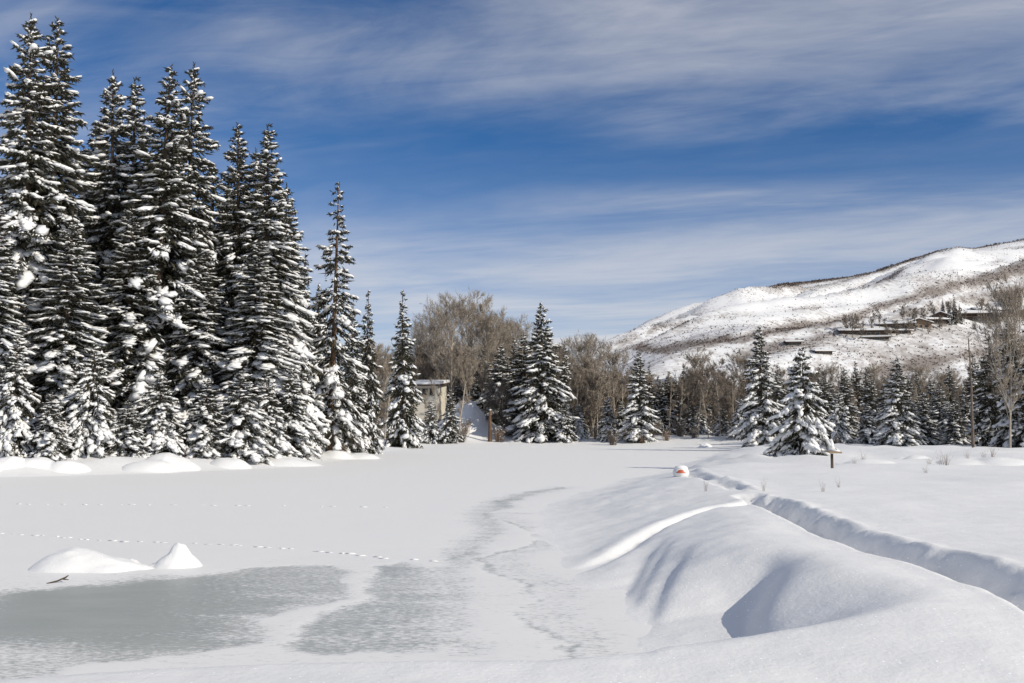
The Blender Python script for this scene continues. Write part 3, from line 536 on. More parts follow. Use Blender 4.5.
# ---------------------------------------------------------------- leafless trees
def bare(seed, H, spread=0.30, limbs=16, first=0.2, trunk_m=None, twig_m=None, asc=0.9, snow=0.3, dense=1.0, stems=1, tw=1.0):
    rng = np.random.default_rng(seed); big, small, tips = [], [], []
    def grow(p, d, l, r, lev, n):
        k = 4 if lev < 2 else 3; q = p
        pts = [p]
        for i in range(k):
            d = d + rng.normal(0, 0.13 if lev else 0.05, 3); d[2] += 0.10 * (lev > 0); d = d / np.linalg.norm(d); nq = q + d * l / k
            ra, rb_ = r * (1 - 0.75 * i / k), r * (1 - 0.75 * (i + 1) / k); (big if ra > 0.03 else small).append((q, nq, ra, rb_)); q = nq; pts.append(q)
        if lev >= 3: tips.append((pts, d, l)); return
        for j in range(n):
            t = rng.uniform(first if lev == 0 else 0.25, 1.0); i = min(k - 1, int(t * k)); b = pts[i] + (pts[i + 1] - pts[i]) * (t * k - i)
            az = rng.uniform(0, 6.283); dd = (pts[i + 1] - pts[i]); dd = dd / np.linalg.norm(dd); s1 = np.cross(dd, [0.3, 0.5, 0.8]); s1 /= np.linalg.norm(s1); s2 = np.cross(dd, s1)
            a = rng.uniform(0.45, 0.95); nd = dd * math.cos(a) + (s1 * math.cos(az) + s2 * math.sin(az)) * math.sin(a); nd[2] += 0.25 * asc
            if lev == 0: nl = H * spread * (0.55 + 0.75 * math.sin(math.pi * min(1, (t - first) / (1.02 - first)) * 0.8 + 0.3)) * rng.uniform(0.7, 1.2)
            else: nl = l * rng.uniform(0.35, 0.62) * (1.1 - 0.4 * t)
            grow(b, nd / np.linalg.norm(nd), nl, max(0.012, r * (0.5 if lev else 0.42) * (1 - 0.5 * t)), lev + 1, [0, int(7 * dense), int(6 * dense)][lev + 1] if lev < 2 else 0)
    for s in range(stems):
        d = np.array([rng.normal(0, 0.10 * (stems > 1)), rng.normal(0, 0.10 * (stems > 1)), 1.0]); d /= np.linalg.norm(d)
        grow(np.array([rng.normal(0, 0.4 * (stems > 1)), rng.normal(0, 0.4 * (stems > 1)), -0.3]), d, H * 0.86 * rng.uniform(0.8, 1.0) if stems > 1 else H * 0.86, H * 0.012 / math.sqrt(stems), 0, limbs)
    TA, TB = [], []
    for pts, d, l in tips:
        m = int(14 * dense); P = np.array(pts); i = rng.integers(0, len(P) - 1, m); f = rng.random(m)[:, None]; b = P[i] * (1 - f) + P[i + 1] * f
        dd = d[None] + rng.normal(0, 0.5, (m, 3)); dd[:, 2] += 0.3; dd /= np.linalg.norm(dd, axis=1, keepdims=True); TA.append(b); TB.append(b + dd * rng.uniform(0.3, 0.85, m)[:, None] * H / 17)
    A = lambda S: (np.array([s[0] for s in S]), np.array([s[1] for s in S]), np.array([s[2] for s in S]), np.array([s[3] for s in S]))
    bg_ = join([tubes(*A(big), 6)]); sm = tubes(*A(small), 3); TA, TB = np.concatenate(TA), np.concatenate(TB)
    cr = join([sm, spikes(TA, TB, 0.014 * tw)])
    parts = [('trunk', mesh_np('bare_trunk', *bg_, trunk_m or M_PALE)), ('crown', mesh_np('bare_crown', *cr, twig_m or M_TWIG))]
    if snow:
        a, b, ra, rb_ = A(big + small); w = rng.random(len(a)) < snow; c = (a + b)[w] / 2; c[:, 2] += ra[w] * 0.8; d = (b - a)[w]; ok = np.abs(d[:, 2]) / np.linalg.norm(d, axis=1) < 0.85; c, d, r_ = c[ok], d[ok], ra[w][ok]
        parts.append(('snow', mesh_np('bare_snow', *join([lumps(c, d, np.linalg.norm(d, axis=1) * 0.42, np.maximum(r_ * 0.9, 0.03), np.maximum(r_ * 0.6, 0.025), rng, OCTV, OCTF)]), M_SNOWT)))
    return dict(H=H, R=H * spread, parts=parts)
BARE = {'cot1': bare(21, 17, 0.34, 22, 0.18, asc=0.7, snow=0.5, tw=1.1), 'cot2': bare(22, 17, 0.30, 20, 0.2, snow=0.45, dense=1.0, tw=1.3), 'cot3': bare(23, 17, 0.26, 14, 0.15, twig_m=M_TWIGD, trunk_m=M_BARK, snow=0.25, tw=1.3),
        'clump': bare(24, 14, 0.22, 8, 0.12, stems=3, snow=0.2, tw=1.3), 'pole': bare(25, 14, 0.13, 9, 0.25, dense=0.75, snow=0.15), 'clump2': bare(26, 12, 0.26, 8, 0.1, stems=3, twig_m=M_TWIGD, snow=0.3, tw=1.2)}
def bt(var, px, D, py_top, label, group=None, wide=1.0, name='bare_tree'):
    x = x_at(px, py_top * 0.4 + 445 * 0.6, D); h = height_at(py_top, D) - gz(x, D)
    o = place(BARE[var], name, x, D, h / 1.03, None, label, 'tree', group); k = o.scale[0]; o.scale = (k * wide, k * wide, k); return o
for a in [('cot1', 452, 128, 306, 'round-crowned leafless cottonwood, biggest of the wood behind the cream house'), ('cot2', 484, 132, 316, 'leafless cottonwood leaning over the snowy mound on the far shore'), ('cot3', 415, 138, 350, 'dark leafless tree behind the cream house')]: bt(*a, wide=0.95)
GC = 'leafless trees on the far shore'; LC = 'leafless tan cottonwood in the wood along the far shore'
for a in [('clump', 440, 140, 335), ('pole', 459, 117, 350), ('cot2', 500, 140, 325), ('cot1', 515, 145, 332), ('pole', 418, 136, 372), ('clump', 470, 126, 340), ('clump2', 505, 121, 372), ('clump', 378, 110, 330), ('pole', 385, 104, 350), ('cot1', 440, 150, 318), ('cot2', 468, 140, 309), ('cot1', 430, 142, 330), ('cot2', 497, 150, 322), ('cot1', 525, 150, 338), ('clump2', 490, 122, 380)]: bt(*a, LC, GC)
for a in [('clump', 573, 124, 345), ('cot1', 588, 128, 345), ('clump', 600, 126, 350), ('cot2', 612, 132, 354), ('clump', 628, 124, 362), ('pole', 580, 118, 362), ('pole', 597, 119, 358), ('cot2', 575, 140, 345), ('clump', 612, 121, 372), ('pole', 622, 118, 370), ('cot3', 640, 140, 362)]: bt(*a, 'leafless pale tan tree in the thicket by the snow-roofed cabin', 'thicket by the snow-roofed cabin')
for a in [('clump2', 700, 118, 362), ('cot3', 712, 124, 360), ('clump2', 726, 118, 366), ('cot2', 738, 126, 358), ('clump2', 690, 126, 368), ('cot3', 748, 120, 362), ('pole', 716, 114, 372), ('cot3', 730, 110, 372), ('cot2', 705, 134, 358), ('clump2', 742, 112, 378), ('cot3', 682, 132, 372)]: bt(*a, 'leafless brown tree in the thick grove between two field spruces', 'grove beside the chalets')
for a in [('clump', 785, 112, 372), ('cot2', 820, 116, 370), ('pole', 850, 104, 378), ('clump', 880, 108, 368), ('cot3', 865, 118, 372), ('pole', 905, 100, 382), ('clump2', 930, 110, 376), ('pole', 950, 98, 372), ('cot2', 985, 112, 362), ('clump', 960, 120, 366), ('clump', 832, 122, 378), ('pole', 875, 96, 384), ('cot3', 1000, 118, 350), ('pole', 775, 104, 376), ('clump2', 815, 106, 384), ('clump2', 893, 116, 380)]: bt(*a, 'leafless tree rising among the spruces at the back of the field', 'leafless trees behind the field')
for a in [(566, 120, 368), (577, 117, 356), (586, 121, 350), (593, 117, 372), (605, 119, 352), (615, 118, 362), (632, 120, 370), (648, 122, 372)]: bt('pole', *a, 'slim upright pale trunk at the front of the cabin thicket', 'pale trunks before the cabin thicket', wide=0.9)
for a in [(698, 112, 370), (708, 110, 378), (720, 113, 366), (733, 109, 374), (745, 111, 370), (752, 108, 380)]: bt('pole', *a, 'slim upright trunk at the front of the brown grove', 'slim trunks before the brown grove', wide=0.9)
for a in [(842, 90, 374), (855, 86, 386), (887, 90, 372), (908, 88, 380), (921, 92, 372), (936, 86, 384), (962, 84, 376)]: bt('pole', *a, 'slim upright trunk standing between the spruces at the back of the field', 'slim trunks behind the field', wide=0.9)
for a in [(416, 117, 372), (424, 116, 385), (431, 118, 380), (438, 117, 366)]: bt('pole', *a, 'slim bare young tree in front of the cream house', 'young trees before the cream house', wide=0.7)
bt('cot2', 1007, 66, 292, 'tall pale sparse cottonwood rising above the dark spruces', wide=0.62)
bt('cot1', 1020, 72, 318, 'shorter tan cottonwood beside the tall pale one', wide=0.8)
for k in range(34):
    px = rb.uniform(556, 765); bt(rb.choice(['pole', 'clump', 'pole', 'clump2']), px, rb.uniform(117, 136), rb.uniform(358, 376), 'thin leafless tree in the belt between the broad far-shore spruce and the field', 'thin trees of the far belt', wide=0.85)
for k in range(26):
    px = rb.uniform(775, 1000); bt(rb.choice(['pole', 'clump', 'clump2']), px, rb.uniform(95, 125), rb.uniform(366, 384), 'thin leafless tree in the belt under the hillside houses', 'thin trees under the hillside', wide=0.85)
for k in range(60):
    px = rb.uniform(560, 1060); D = rb.uniform(126, 230); bt(rb.choice(['clump', 'cot3', 'clump2', 'cot2']), px, D, rb.uniform(366, 392), 'distant leafless tree in the mixed wood below the mountain', 'distant leafless trees below the mountain')
for k in range(34):
    px = rb.uniform(365, 560); D = rb.uniform(145, 190); bt(rb.choice(['clump', 'cot1', 'cot2', 'cot3']), px, D, rb.uniform(335, 372), 'distant leafless tree in the mixed wood behind the cream house', 'distant leafless trees behind the cream house')
# dead poles
def pole_tree(px, D, py_top, py_bot, r, label, mat):
    x = x_at(px, (py_top + py_bot) / 2, D); z0 = gz(x, D); h = height_at(py_top, D) - z0; rng = np.random.default_rng(int(px)); n = 12
    zz = np.linspace(-0.2, h, n); c = np.stack([np.cumsum(rng.normal(0, 0.02, n)), np.cumsum(rng.normal(0, 0.02, n)), zz], 1)
    T = tubes(c[:-1], c[1:], r * (1 - 0.7 * zz[:-1].clip(0) / h), r * (1 - 0.7 * zz[1:].clip(0) / h), 7)
    o = empty('dead_tree', (x, D, z0), label, 'dead tree'); link('trunk', mesh_np('dead_trunk', *join([T]), mat), o)
    k = rng.uniform(0.35, 0.97, 16) * h; az = rng.uniform(0, 6.28, 16); A = np.stack([0 * k, 0 * k, k], 1); l = rng.uniform(0.2, 0.7, 16)
    link('branches', mesh_np('dead_branches', *join([spikes(A, A + np.stack([np.cos(az) * l, np.sin(az) * l, rng.uniform(-0.1, 0.25, 16)], 1), 0.025)]), mat), o)
pole_tree(107, 61, 130, 455, 0.06, 'pale dead trunk rising in front of the tall bank spruces', M_PALE)
pole_tree(971, 64, 338, 448, 0.10, 'straight dead pole standing at the back of the field', M_POLE)
x, y = x_at(490, 440, 115), 115.0
def stump():
    o = empty('broken_trunk', (x, y, gz(x, y)), 'thick orange-brown broken trunk standing beside the snowy mound', 'tree trunk'); rng = np.random.default_rng(3)
    zz = np.array([-0.3, 0, 0.5, 1.2, 2.2, 3.2, 3.6]); rr = np.array([0.32, 0.27, 0.22, 0.20, 0.175, 0.14, 0.06]); th = np.arange(12) * 2 * math.pi / 12
    V = np.stack([np.cos(th)[None] * rr[:, None] * rng.uniform(0.9, 1.1, (7, 12)), np.sin(th)[None] * rr[:, None] * rng.uniform(0.9, 1.1, (7, 12)), zz[:, None] + 0 * th[None] + rng.uniform(-0.12, 0.12, (7, 12))], 2).reshape(-1, 3)
    fq = np.array([(i * 12 + k, i * 12 + (k + 1) % 12, (i + 1) * 12 + (k + 1) % 12, (i + 1) * 12 + k) for i in range(6) for k in range(12)])
    link('trunk', mesh_np('broken_trunk', V, [fq], M_TRUNKO), o)
    V, Fi = lumps(np.array([[0, 0, 3.62]]), np.array([[1.0, 0, 0]]), [0.18], [0.16], [0.12], rng); link('snow_cap', mesh_np('snow_cap', V, [Fi], M_SNOWT), o)
stump()

# ---------------------------------------------------------------- willow shrubs and weeds
def shrub(seed, H, n, spread, snow=True, mat=None, r=0.012):
    rng = np.random.default_rng(seed); az = rng.uniform(0, 6.28, n); ln = rng.uniform(0.1, spread, n); A = np.stack([rng.normal(0, 0.15 * H * spread, n), rng.normal(0, 0.15 * H * spread, n), np.full(n, -0.1)], 1)
    M_ = A + np.stack([np.cos(az) * ln * H * 0.4, np.sin(az) * ln * H * 0.4, rng.uniform(0.35, 0.6, n) * H], 1); E_ = M_ + np.stack([np.cos(az) * ln * H * 0.5, np.sin(az) * ln * H * 0.5, rng.uniform(0.2, 0.45, n) * H], 1)
    P = [tubes(A, M_, r, r * 0.75, 3), spikes(M_, E_, r * 0.75)]; w = rng.integers(0, n, n * 4); f = rng.random(n * 4)[:, None]; b = np.where(f < 0.5, A[w] + (M_ - A)[w] * (0.4 + f), M_[w] + (E_ - M_)[w] * (2 * f - 1)); d = rng.normal(0, 0.5, (n * 4, 3)); d[:, 2] += 0.8
    P.append(spikes(b, b + d * H * 0.16, r * 0.6)); parts = [('stems', mesh_np('shrub_stems', *join(P), mat or M_WILLOW))]
    if snow:
        m = n // 2; w = rng.integers(0, n * 4, m); parts.append(('snow', mesh_np('shrub_snow', *join([lumps(b[w] + d[w] * H * 0.08, d[w] * np.array([1, 1, 0.3]) + 1e-3, rng.uniform(0.05, 0.14, m), rng.uniform(0.03, 0.07, m), rng.uniform(0.025, 0.05, m), rng, OCTV, OCTF)]), M_SNOWT)))
    return dict(H=H, R=H * spread, parts=parts)
SHR = [shrub(31, 2.0, 70, 0.55), shrub(32, 2.0, 55, 0.7, mat=M_TWIG), shrub(33, 2.0, 90, 0.5, mat=M_TWIGD), shrub(34, 1.0, 12, 0.45, snow=False, r=0.006)]
def sh(v, px, D, h, label, group): x = x_at(px, 445, D); place(SHR[v], 'bare_shrub', x, D, h, None, label, 'shrub', group)
for k in range(34):
    px = rb.choice([rb.uniform(372, 404), rb.uniform(495, 600), rb.uniform(425, 500)]); sh(rb.choice([0, 1, 2]), px, rb.uniform(113, 120), rb.uniform(0.8, 2.6), 'leafless willow shrub on the far shore before the cream house wood', 'willows on the far shore')
for k in range(30):
    px = rb.uniform(600, 780); sh(rb.choice([0, 2, 2]), px, rb.uniform(108, 120), rb.uniform(1.2, 3.0), 'leafless willow shrub on the far shore before the brown chalets', 'willows before the chalets')
for k in range(30):
    px = rb.uniform(780, 1040); sh(rb.choice([0, 1, 2]), px, rb.uniform(76, 104), rb.uniform(1.0, 2.6), 'leafless willow shrub between the spruces at the back of the field', 'willows behind the field')
for k in range(10):
    px = rb.uniform(300, 372); sh(rb.choice([0, 2]), px, rb.uniform(70, 82), rb.uniform(0.6, 1.5), 'leafless low shrub near the open-crowned spruce', 'shrubs by the open-crowned spruce')
for px, py, h in [(855, 463, 0.45), (862, 461, 0.6), (940, 462, 0.75), (946, 466, 0.6), (930, 463, 0.5), (968, 458, 0.6), (985, 460, 0.6), (992, 457, 0.8), (926, 470, 0.4)]:
    xx, yy = on_plane(px, py, 0.75); place(SHR[3], 'dry_weed', xx, yy, h, None, 'thin reddish dry weed poking through the snow drifts', 'weed', 'dry weeds in the drifts')
for px, py, h in [(706, 487, 0.5), (764, 489, 0.45), (822, 489, 0.4), (838, 486, 0.35)]:
    xx, yy = on_plane(px, py, 0.7); place(SHR[3], 'dry_weed', xx, yy, h, 0.12, 'faint dry grass stalks standing beyond the snow trench', 'weed', 'dry stalks beyond the trench')

# ---------------------------------------------------------------- scrub on the mountain
rng = np.random.default_rng(77)
n = 520000; uu = rng.uniform(560, 1120, n); qd = rng.random(n); Dq = 200 * (1640 / 200) ** qd
xq = (uu - 512) / F * Dq / CT; zq = mount(xq, Dq); base, crest = scrub_density(uu, Dq, xq, zq)
keep = rng.random(n) < base * np.clip(Dq / 900, 0.35, 1.0) * 0.62; uu, Dq, xq, zq, crest = uu[keep], Dq[keep], xq[keep], zq[keep], crest[keep]
n = len(uu); k = 3; hgt = rng.uniform(0.45, 1.5, n) * (1 + 1.6 * crest) * (0.45 + 0.55 * np.clip(Dq / 900, 0, 1))
az = rng.uniform(0, 6.28, (n, k)); w = hgt[:, None] * rng.uniform(0.3, 0.9, (n, k)); c = np.stack([xq, Dq, zq - 0.2], 1)[:, None]
tip = c + np.stack([np.cos(az) * w, np.sin(az) * w, hgt[:, None] * rng.uniform(0.5, 1.0, (n, k))], 2); e1 = c + np.stack([np.cos(az + 1.2) * w * 0.7, np.sin(az + 1.2) * w * 0.7, 0.25 * hgt[:, None] + 0 * w], 2)
V = np.stack([np.broadcast_to(c, tip.shape), tip, e1], 2).reshape(-1, 3)
link('hillside_scrub', mesh_np('hillside_scrub', V, [np.arange(n * k * 3).reshape(-1, 3)], M_SCRUB, smooth=False), kind='stuff', label='brown leafless oak scrub dotting the mountain', category='scrub')

# ---------------------------------------------------------------- houses
M_LOG = simple('dark_timber', (0.055, 0.036, 0.026), (0.11, 0.072, 0.05), 0.8, 0.8, stretch=(0.2, 0.2, 4)); M_RED = simple('red_brown_boards', (0.13, 0.055, 0.035), (0.22, 0.10, 0.065), 0.9, 0.8, stretch=(4, 4, 0.3))
M_CREAM = simple('cream_boards', (0.60, 0.55, 0.45), (0.70, 0.65, 0.55), 1.0, 0.75, stretch=(0.3, 0.3, 5)); M_TAN = simple('tan_boards', (0.24, 0.16, 0.10), (0.34, 0.24, 0.16), 1.0, 0.8, stretch=(0.3, 0.3, 4)); M_STONE = simple('stone_base', (0.22, 0.20, 0.18), (0.34, 0.31, 0.28), 2.0, 0.9, 0.5)
m, N, L, B = new_mat('window_glass'); B.inputs['Base Color'].default_value = (0.03, 0.035, 0.04, 1); B.inputs['Roughness'].default_value = 0.08; M_GLASS = m
M_TRIM = simple('trim_boards', (0.30, 0.25, 0.19), (0.38, 0.32, 0.25), 2.0, 0.7)
def boxes(bs):
    Vs, Fs, o = [], [], 0
    for (x0, y0, z0, x1, y1, z1) in bs:
        Vs += [(x0, y0, z0), (x1, y0, z0), (x1, y1, z0), (x0, y1, z0), (x0, y0, z1), (x1, y0, z1), (x1, y1, z1), (x0, y1, z1)]
        Fs += [(o, o + 3, o + 2, o + 1), (o + 4, o + 5, o + 6, o + 7), (o, o + 1, o + 5, o + 4), (o + 1, o + 2, o + 6, o + 5), (o + 2, o + 3, o + 7, o + 6), (o + 3, o, o + 4, o + 7)]; o += 8
    return np.array(Vs, float), [np.array(Fs)]
def prism(prof, y0, y1, axis_='y'):       # closed profile in (x,z) extruded along y (or in (y,z) along x)
    n = len(prof); V = [(a, y0, b) if axis_ == 'y' else (y0, a, b) for a, b in prof] + [(a, y1, b) if axis_ == 'y' else (y1, a, b) for a, b in prof]
    tri = [tuple(range(n))[::-1], tuple(range(n, 2 * n))]; q = [(i, (i + 1) % n, n + (i + 1) % n, n + i) for i in range(n)]
    return np.array(V, float), [np.array(tri), np.array(q)]
def house(name, x, y, z, w, d, h, rise, wall_m, label, group=None, gable='x', rot=0.0, wins=(), over=0.6, snow=0.35, chimney=True, base=0.8, balcony=False, win_h=1.1):
    """walls, eaved roof with snow on it, framed windows; front faces -Y; gable='x': ridge along x, 'y': gable end to the front, 'flat': single slope to the back"""
    o = empty(name, (x, y, z), label, 'house', group); o.rotation_euler = (0, 0, rot); y0, y1 = -d / 2, d / 2
    if gable == 'y': pr = [(-w / 2, 0), (w / 2, 0), (w / 2, h), (0, h + rise), (-w / 2, h)]; V, Fs = prism(pr, y0, y1); wall = link('wall', mesh_np('wall', V, Fs, wall_m, False), o)
    elif gable == 'x': pr = [(y0, 0), (y1, 0), (y1, h), (0, h + rise), (y0, h)]; V, Fs = prism(pr, -w / 2, w / 2, 'x'); wall = link('wall', mesh_np('wall', V, Fs, wall_m, False), o)
    else: pr = [(y0, 0), (y1, 0), (y1, h + rise), (y0, h)]; V, Fs = prism(pr, -w / 2, w / 2, 'x'); wall = link('wall', mesh_np('wall', V, Fs, wall_m, False), o)
    link('foundation', mesh_np('foundation', *boxes([(-w / 2 - 0.06, y0 - 0.06, -2.5, w / 2 + 0.06, y1 + 0.06, base)]), M_STONE, False), o)
    def slab(lo, t, ov):
        if gable == 'flat':
            s = rise / d; p = [(y0 - ov, h - s * ov + lo), (y1 + ov, h + rise + s * ov + lo), (y1 + ov, h + rise + s * ov + lo + t), (y0 - ov, h - s * ov + lo + t)]; return prism(p, -w / 2 - ov, w / 2 + ov, 'x')
        hw = (w if gable == 'y' else d) / 2; s = rise / hw; p = [(-hw - ov, h - s * ov + lo), (0, h + rise + lo), (hw + ov, h - s * ov + lo), (hw + ov, h - s * ov + lo + t), (0, h + rise + lo + t), (-hw - ov, h - s * ov + lo + t)]
        V, Fs = prism(p, (y0 if gable == 'y' else -w / 2) - ov, (y1 if gable == 'y' else w / 2) + ov, 'y' if gable == 'y' else 'x')
        n = 6; Fs = [np.array([(0, 1, 4, 5)[::-1], (1, 2, 3, 4)[::-1], (6, 7, 10, 11), (7, 8, 9, 10)]), Fs[1]]; return V, Fs
    roof = link('roof', mesh_np('roof', *slab(0.01, 0.22, over), M_LOG, False), o); sn = mesh_np('roof_snow', *slab(0.235, snow, over - 0.06), M_SNOWT, False); link('roof_snow', sn, roof)
    if chimney: link('chimney', mesh_np('chimney', *boxes([(w * 0.2, 0.2, h, w * 0.2 + 0.9, 1.1, h + rise + 1.3)]), M_STONE, False), roof)
    for (cx, cz, ww) in wins:
        wd = link('window', mesh_np('window', *boxes([(cx - ww / 2 - 0.1, y0 - 0.07, cz - 0.1, cx + ww / 2 + 0.1, y0 - 0.003, cz), (cx - ww / 2 - 0.1, y0 - 0.07, cz + win_h, cx + ww / 2 + 0.1, y0 - 0.003, cz + win_h + 0.1), (cx - ww / 2 - 0.1, y0 - 0.07, cz, cx - ww / 2, y0 - 0.003, cz + win_h), (cx + ww / 2, y0 - 0.07, cz, cx + ww / 2 + 0.1, y0 - 0.003, cz + win_h)]), M_TRIM, False), o)
        link('pane', mesh_np('pane', *boxes([(cx - ww / 2, y0 - 0.03, cz, cx + ww / 2, y0 - 0.004, cz + win_h)]), M_GLASS, False), wd)
    if balcony:
        bs = [(-w * 0.45, y0 - 1.5, base + 1.6, w * 0.45, y0 - 0.01, base + 1.75), (-w * 0.45, y0 - 1.5, base + 2.6, w * 0.45, y0 - 1.42, base + 2.7)] + [(-w * 0.45 + i * w * 0.9 / 8, y0 - 1.49, base + 1.76, -w * 0.45 + i * w * 0.9 / 8 + 0.08, y0 - 1.43, base + 2.59) for i in range(9)]
        link('balcony', mesh_np('balcony', *boxes(bs), M_LOG, False), o)
    return o
D = 128.0; x = x_at(424, 395, D); zb = 2.2
house('cream_house', x, D + 3, zb, 4.4, 6, height_at(386, D) - zb, 0.5, M_CREAM, 'tall cream boarded house with a row of small windows behind bare trees', gable='flat', rot=-0.12, wins=[(-1.4, height_at(395, D) - zb, 0.5), (-0.5, height_at(395, D) - zb, 0.7), (0.5, height_at(395, D) - zb, 0.7), (1.4, height_at(395, D) - zb, 0.5)], chimney=False, win_h=0.8, over=0.4)
house('chalet', x_at(660, 400, 140), 140, 2.8, 6, 8, 2.9, 2.6, M_RED, 'red-brown chalet with steep gable behind dark spruces', gable='y', rot=0.25, wins=[(-1.4, 1.4, 1.0), (1.4, 1.4, 1.0), (0, 3.3, 0.9)], chimney=False)
house('chalet', x_at(700, 400, 143), 143, 3.2, 11, 8, 2.8, 2.6, M_TAN, 'brown chalet with broad snow-white roof in the bare grove', wins=[(-3.8, 1.1, 1.2), (-1.3, 1.1, 1.2), (1.3, 1.1, 1.2), (3.8, 1.1, 1.2)])
house('cabin', x_at(612, 405, 138), 138, 2.4, 9, 6, 2.4, 2.0, M_TAN, 'small tan cabin with snow-covered roof among tall bare trees', wins=[(-2.8, 1.0, 1.1), (0, 1.0, 1.1), (2.8, 1.0, 1.1)])
house('cabin', x_at(733, 408, 150), 150, 3.4, 9, 7, 2.6, 2.2, M_LOG, 'dark cabin mostly hidden in the brown grove', wins=[(-2.6, 1.0, 1.1), (0, 1.0, 1.1), (2.6, 1.0, 1.1)])
HH = [(866, 336, 17, 4.2, M_TAN, 'plain dark brown house at the low end of the hillside row'), (893, 335, 14, 3.0, M_LOG, 'long low dark house with snowy roof below the hillside row'), (900, 329, 13, 4.0, M_LOG, 'dark hillside house with two-tier snowy roof above the low one'), (921, 329, 9, 4.4, M_TAN, 'small tan gabled house in the middle of the hillside row'), (934, 325, 10, 4.0, M_LOG, 'small dark house next to the tan gabled one on the hillside'), (945, 323, 7, 4.6, M_RED, 'narrow brown house between the gabled house and the long lodge'), (973, 322, 21, 6.0, M_LOG, 'long dark lodge with broad snowy roof on the hillside bench'), (1003, 318, 19, 5.6, M_TAN, 'long brown lodge behind the tall pale cottonwood'), (1040, 315, 20, 5.5, M_LOG, 'dark lodge at the high end of the hillside row'), (796, 346, 5, 3.0, M_LOG, 'single small dark house alone on the lower slope'), (824, 356, 6, 3.0, M_LOG, 'low dark house half buried in scrub under the slope'), (880, 341, 9, 2.8, M_TAN, 'small outbuilding downhill of the hillside row')]
for i, (px, py, w, h, mt, lb) in enumerate(HH):
    xx, yy, zz = hill_hit(px, py); k = yy / 450.0
    brown = M_LOG if i not in (3, 7) else mt
    house('hillside_house', xx, yy + 4, zz - 0.4, w * k * 1.2, 7, h * k * 0.72, h * k * (0.20 if i not in (3, 5) else 0.40), brown, lb, 'houses on the hillside', gable='y' if i in (3, 5) else 'x', rot=-0.15 + 0.25 * math.sin(i * 2.1), wins=[(w * k * (j - 1.5) / 4.4, h * k * 0.22, w * k / 9) for j in range(4)], chimney=i % 3 == 0, over=0.9, snow=0.35, balcony=i in (6, 7), win_h=1.0)
for px, py, h in [(852, 338, 9), (862, 341, 7), (872, 332, 8), (890, 341, 6), (908, 335, 6), (916, 326, 8), (928, 333, 5), (940, 330, 6), (952, 322, 9), (957, 326, 8), (990, 321, 8), (1010, 322, 10), (1018, 312, 11), (846, 331, 7), (880, 328, 8), (897, 338, 7), (903, 325, 8), (912, 332, 5), (935, 321, 8), (965, 326, 6), (980, 318, 9), (996, 325, 7), (858, 333, 8), (886, 334, 5), (925, 324, 7), (1024, 324, 9)]:
    xx, yy, zz = hill_hit(px, py); place(BARE[rb.choice(['clump', 'clump2', 'cot3'])], 'bare_tree', xx, yy, h, None, 'small leafless tree beside the hillside houses', 'tree', 'trees by the hillside houses', z=zz)
for px, py, h in [(950, 325, 9), (955, 324, 11), (961, 324, 8), (944, 318, 8), (915, 331, 6)]:
    xx, yy, zz = hill_hit(px, py); place(SPR['mid3'], 'spruce_tree', xx, yy, h, None, 'small dark spruce beside the hillside houses', 'spruce tree', 'spruces by the hillside houses', z=zz)

# ---------------------------------------------------------------- snow mounds
def mound(seed, nx=28, lumps_=((0, 0, 1, 1, 1),), edge=0.06):
    """a drift over something buried: sum of rounded lumps on a disc mesh"""
    rng = np.random.default_rng(seed); nr, na = 16, 40; r = np.linspace(0, 1.15, nr); th = np.arange(na) * 2 * math.pi / na
    X = (r[:, None] * np.cos(th)[None]).ravel(); Y = (r[:, None] * np.sin(th)[None]).ravel(); Z = np.zeros_like(X)
    for (cx, cy, rx, ry, h) in lumps_:
        q = np.sqrt(((X - cx) / rx) ** 2 + ((Y - cy) / ry) ** 2); Z = np.maximum(Z, h * np.clip(1 - q ** 2, 0, 1) ** 0.9)
    Z = Z * (1 + 0.22 * fbm(X * 2.2 + seed, Y * 2.2, seed, 3)) + 0.03 * fbm(X * 5, Y * 5, seed + 3, 2) - 0.06
    i = np.arange(nr - 1)[:, None] * na + np.arange(na)[None]; j = np.arange(nr - 1)[:, None] * na + (np.arange(na)[None] + 1) % na
    return mesh_np('snow_mound', np.stack([X, Y, Z], 1), [np.stack([i, j, j + na, i + na], 2).reshape(-1, 4)], M_SNOW)
def put_mound(me, px, py, w_px, h_px, label, group=None, z=0.0, ratio=0.6, rot=0.0):
    xx, yy = on_plane(px, py, z); k = yy / F; o = link('snow_mound', me, None, label=label, category='snow mound')
    if group: o['group'] = group
    o.location = (xx, yy + w_px * k * 0.5 * ratio, z - 0.01); o.scale = (w_px * k / 2, w_px * k / 2 * ratio, h_px * k); o.rotation_euler = (0, 0, rot); return o
put_mound(mound(1, lumps_=((-0.25, 0.1, 0.80, 0.9, 1.0), (0.15, 0.05, 0.80, 0.8, 0.80), (0.40, -0.35, 0.45, 0.5, 0.46), (0.80, 0.1, 0.35, 0.4, 0.3))), 72, 575, 122, 22, 'low rounded snow-covered mound lying on the pond ice', ratio=0.62)
put_mound(mound(2, lumps_=((0.05, 0.0, 0.9, 0.9, 0.72), (0.12, 0, 0.55, 0.6, 1.0), (-0.6, -0.2, 0.4, 0.4, 0.3))), 168, 570, 60, 24, 'peaked snow-covered mound lying on the pond ice', ratio=0.75)
put_mound(mound(3), 128, 566, 22, 7, 'smallest flat snow lump between the two pond mounds', ratio=0.7)
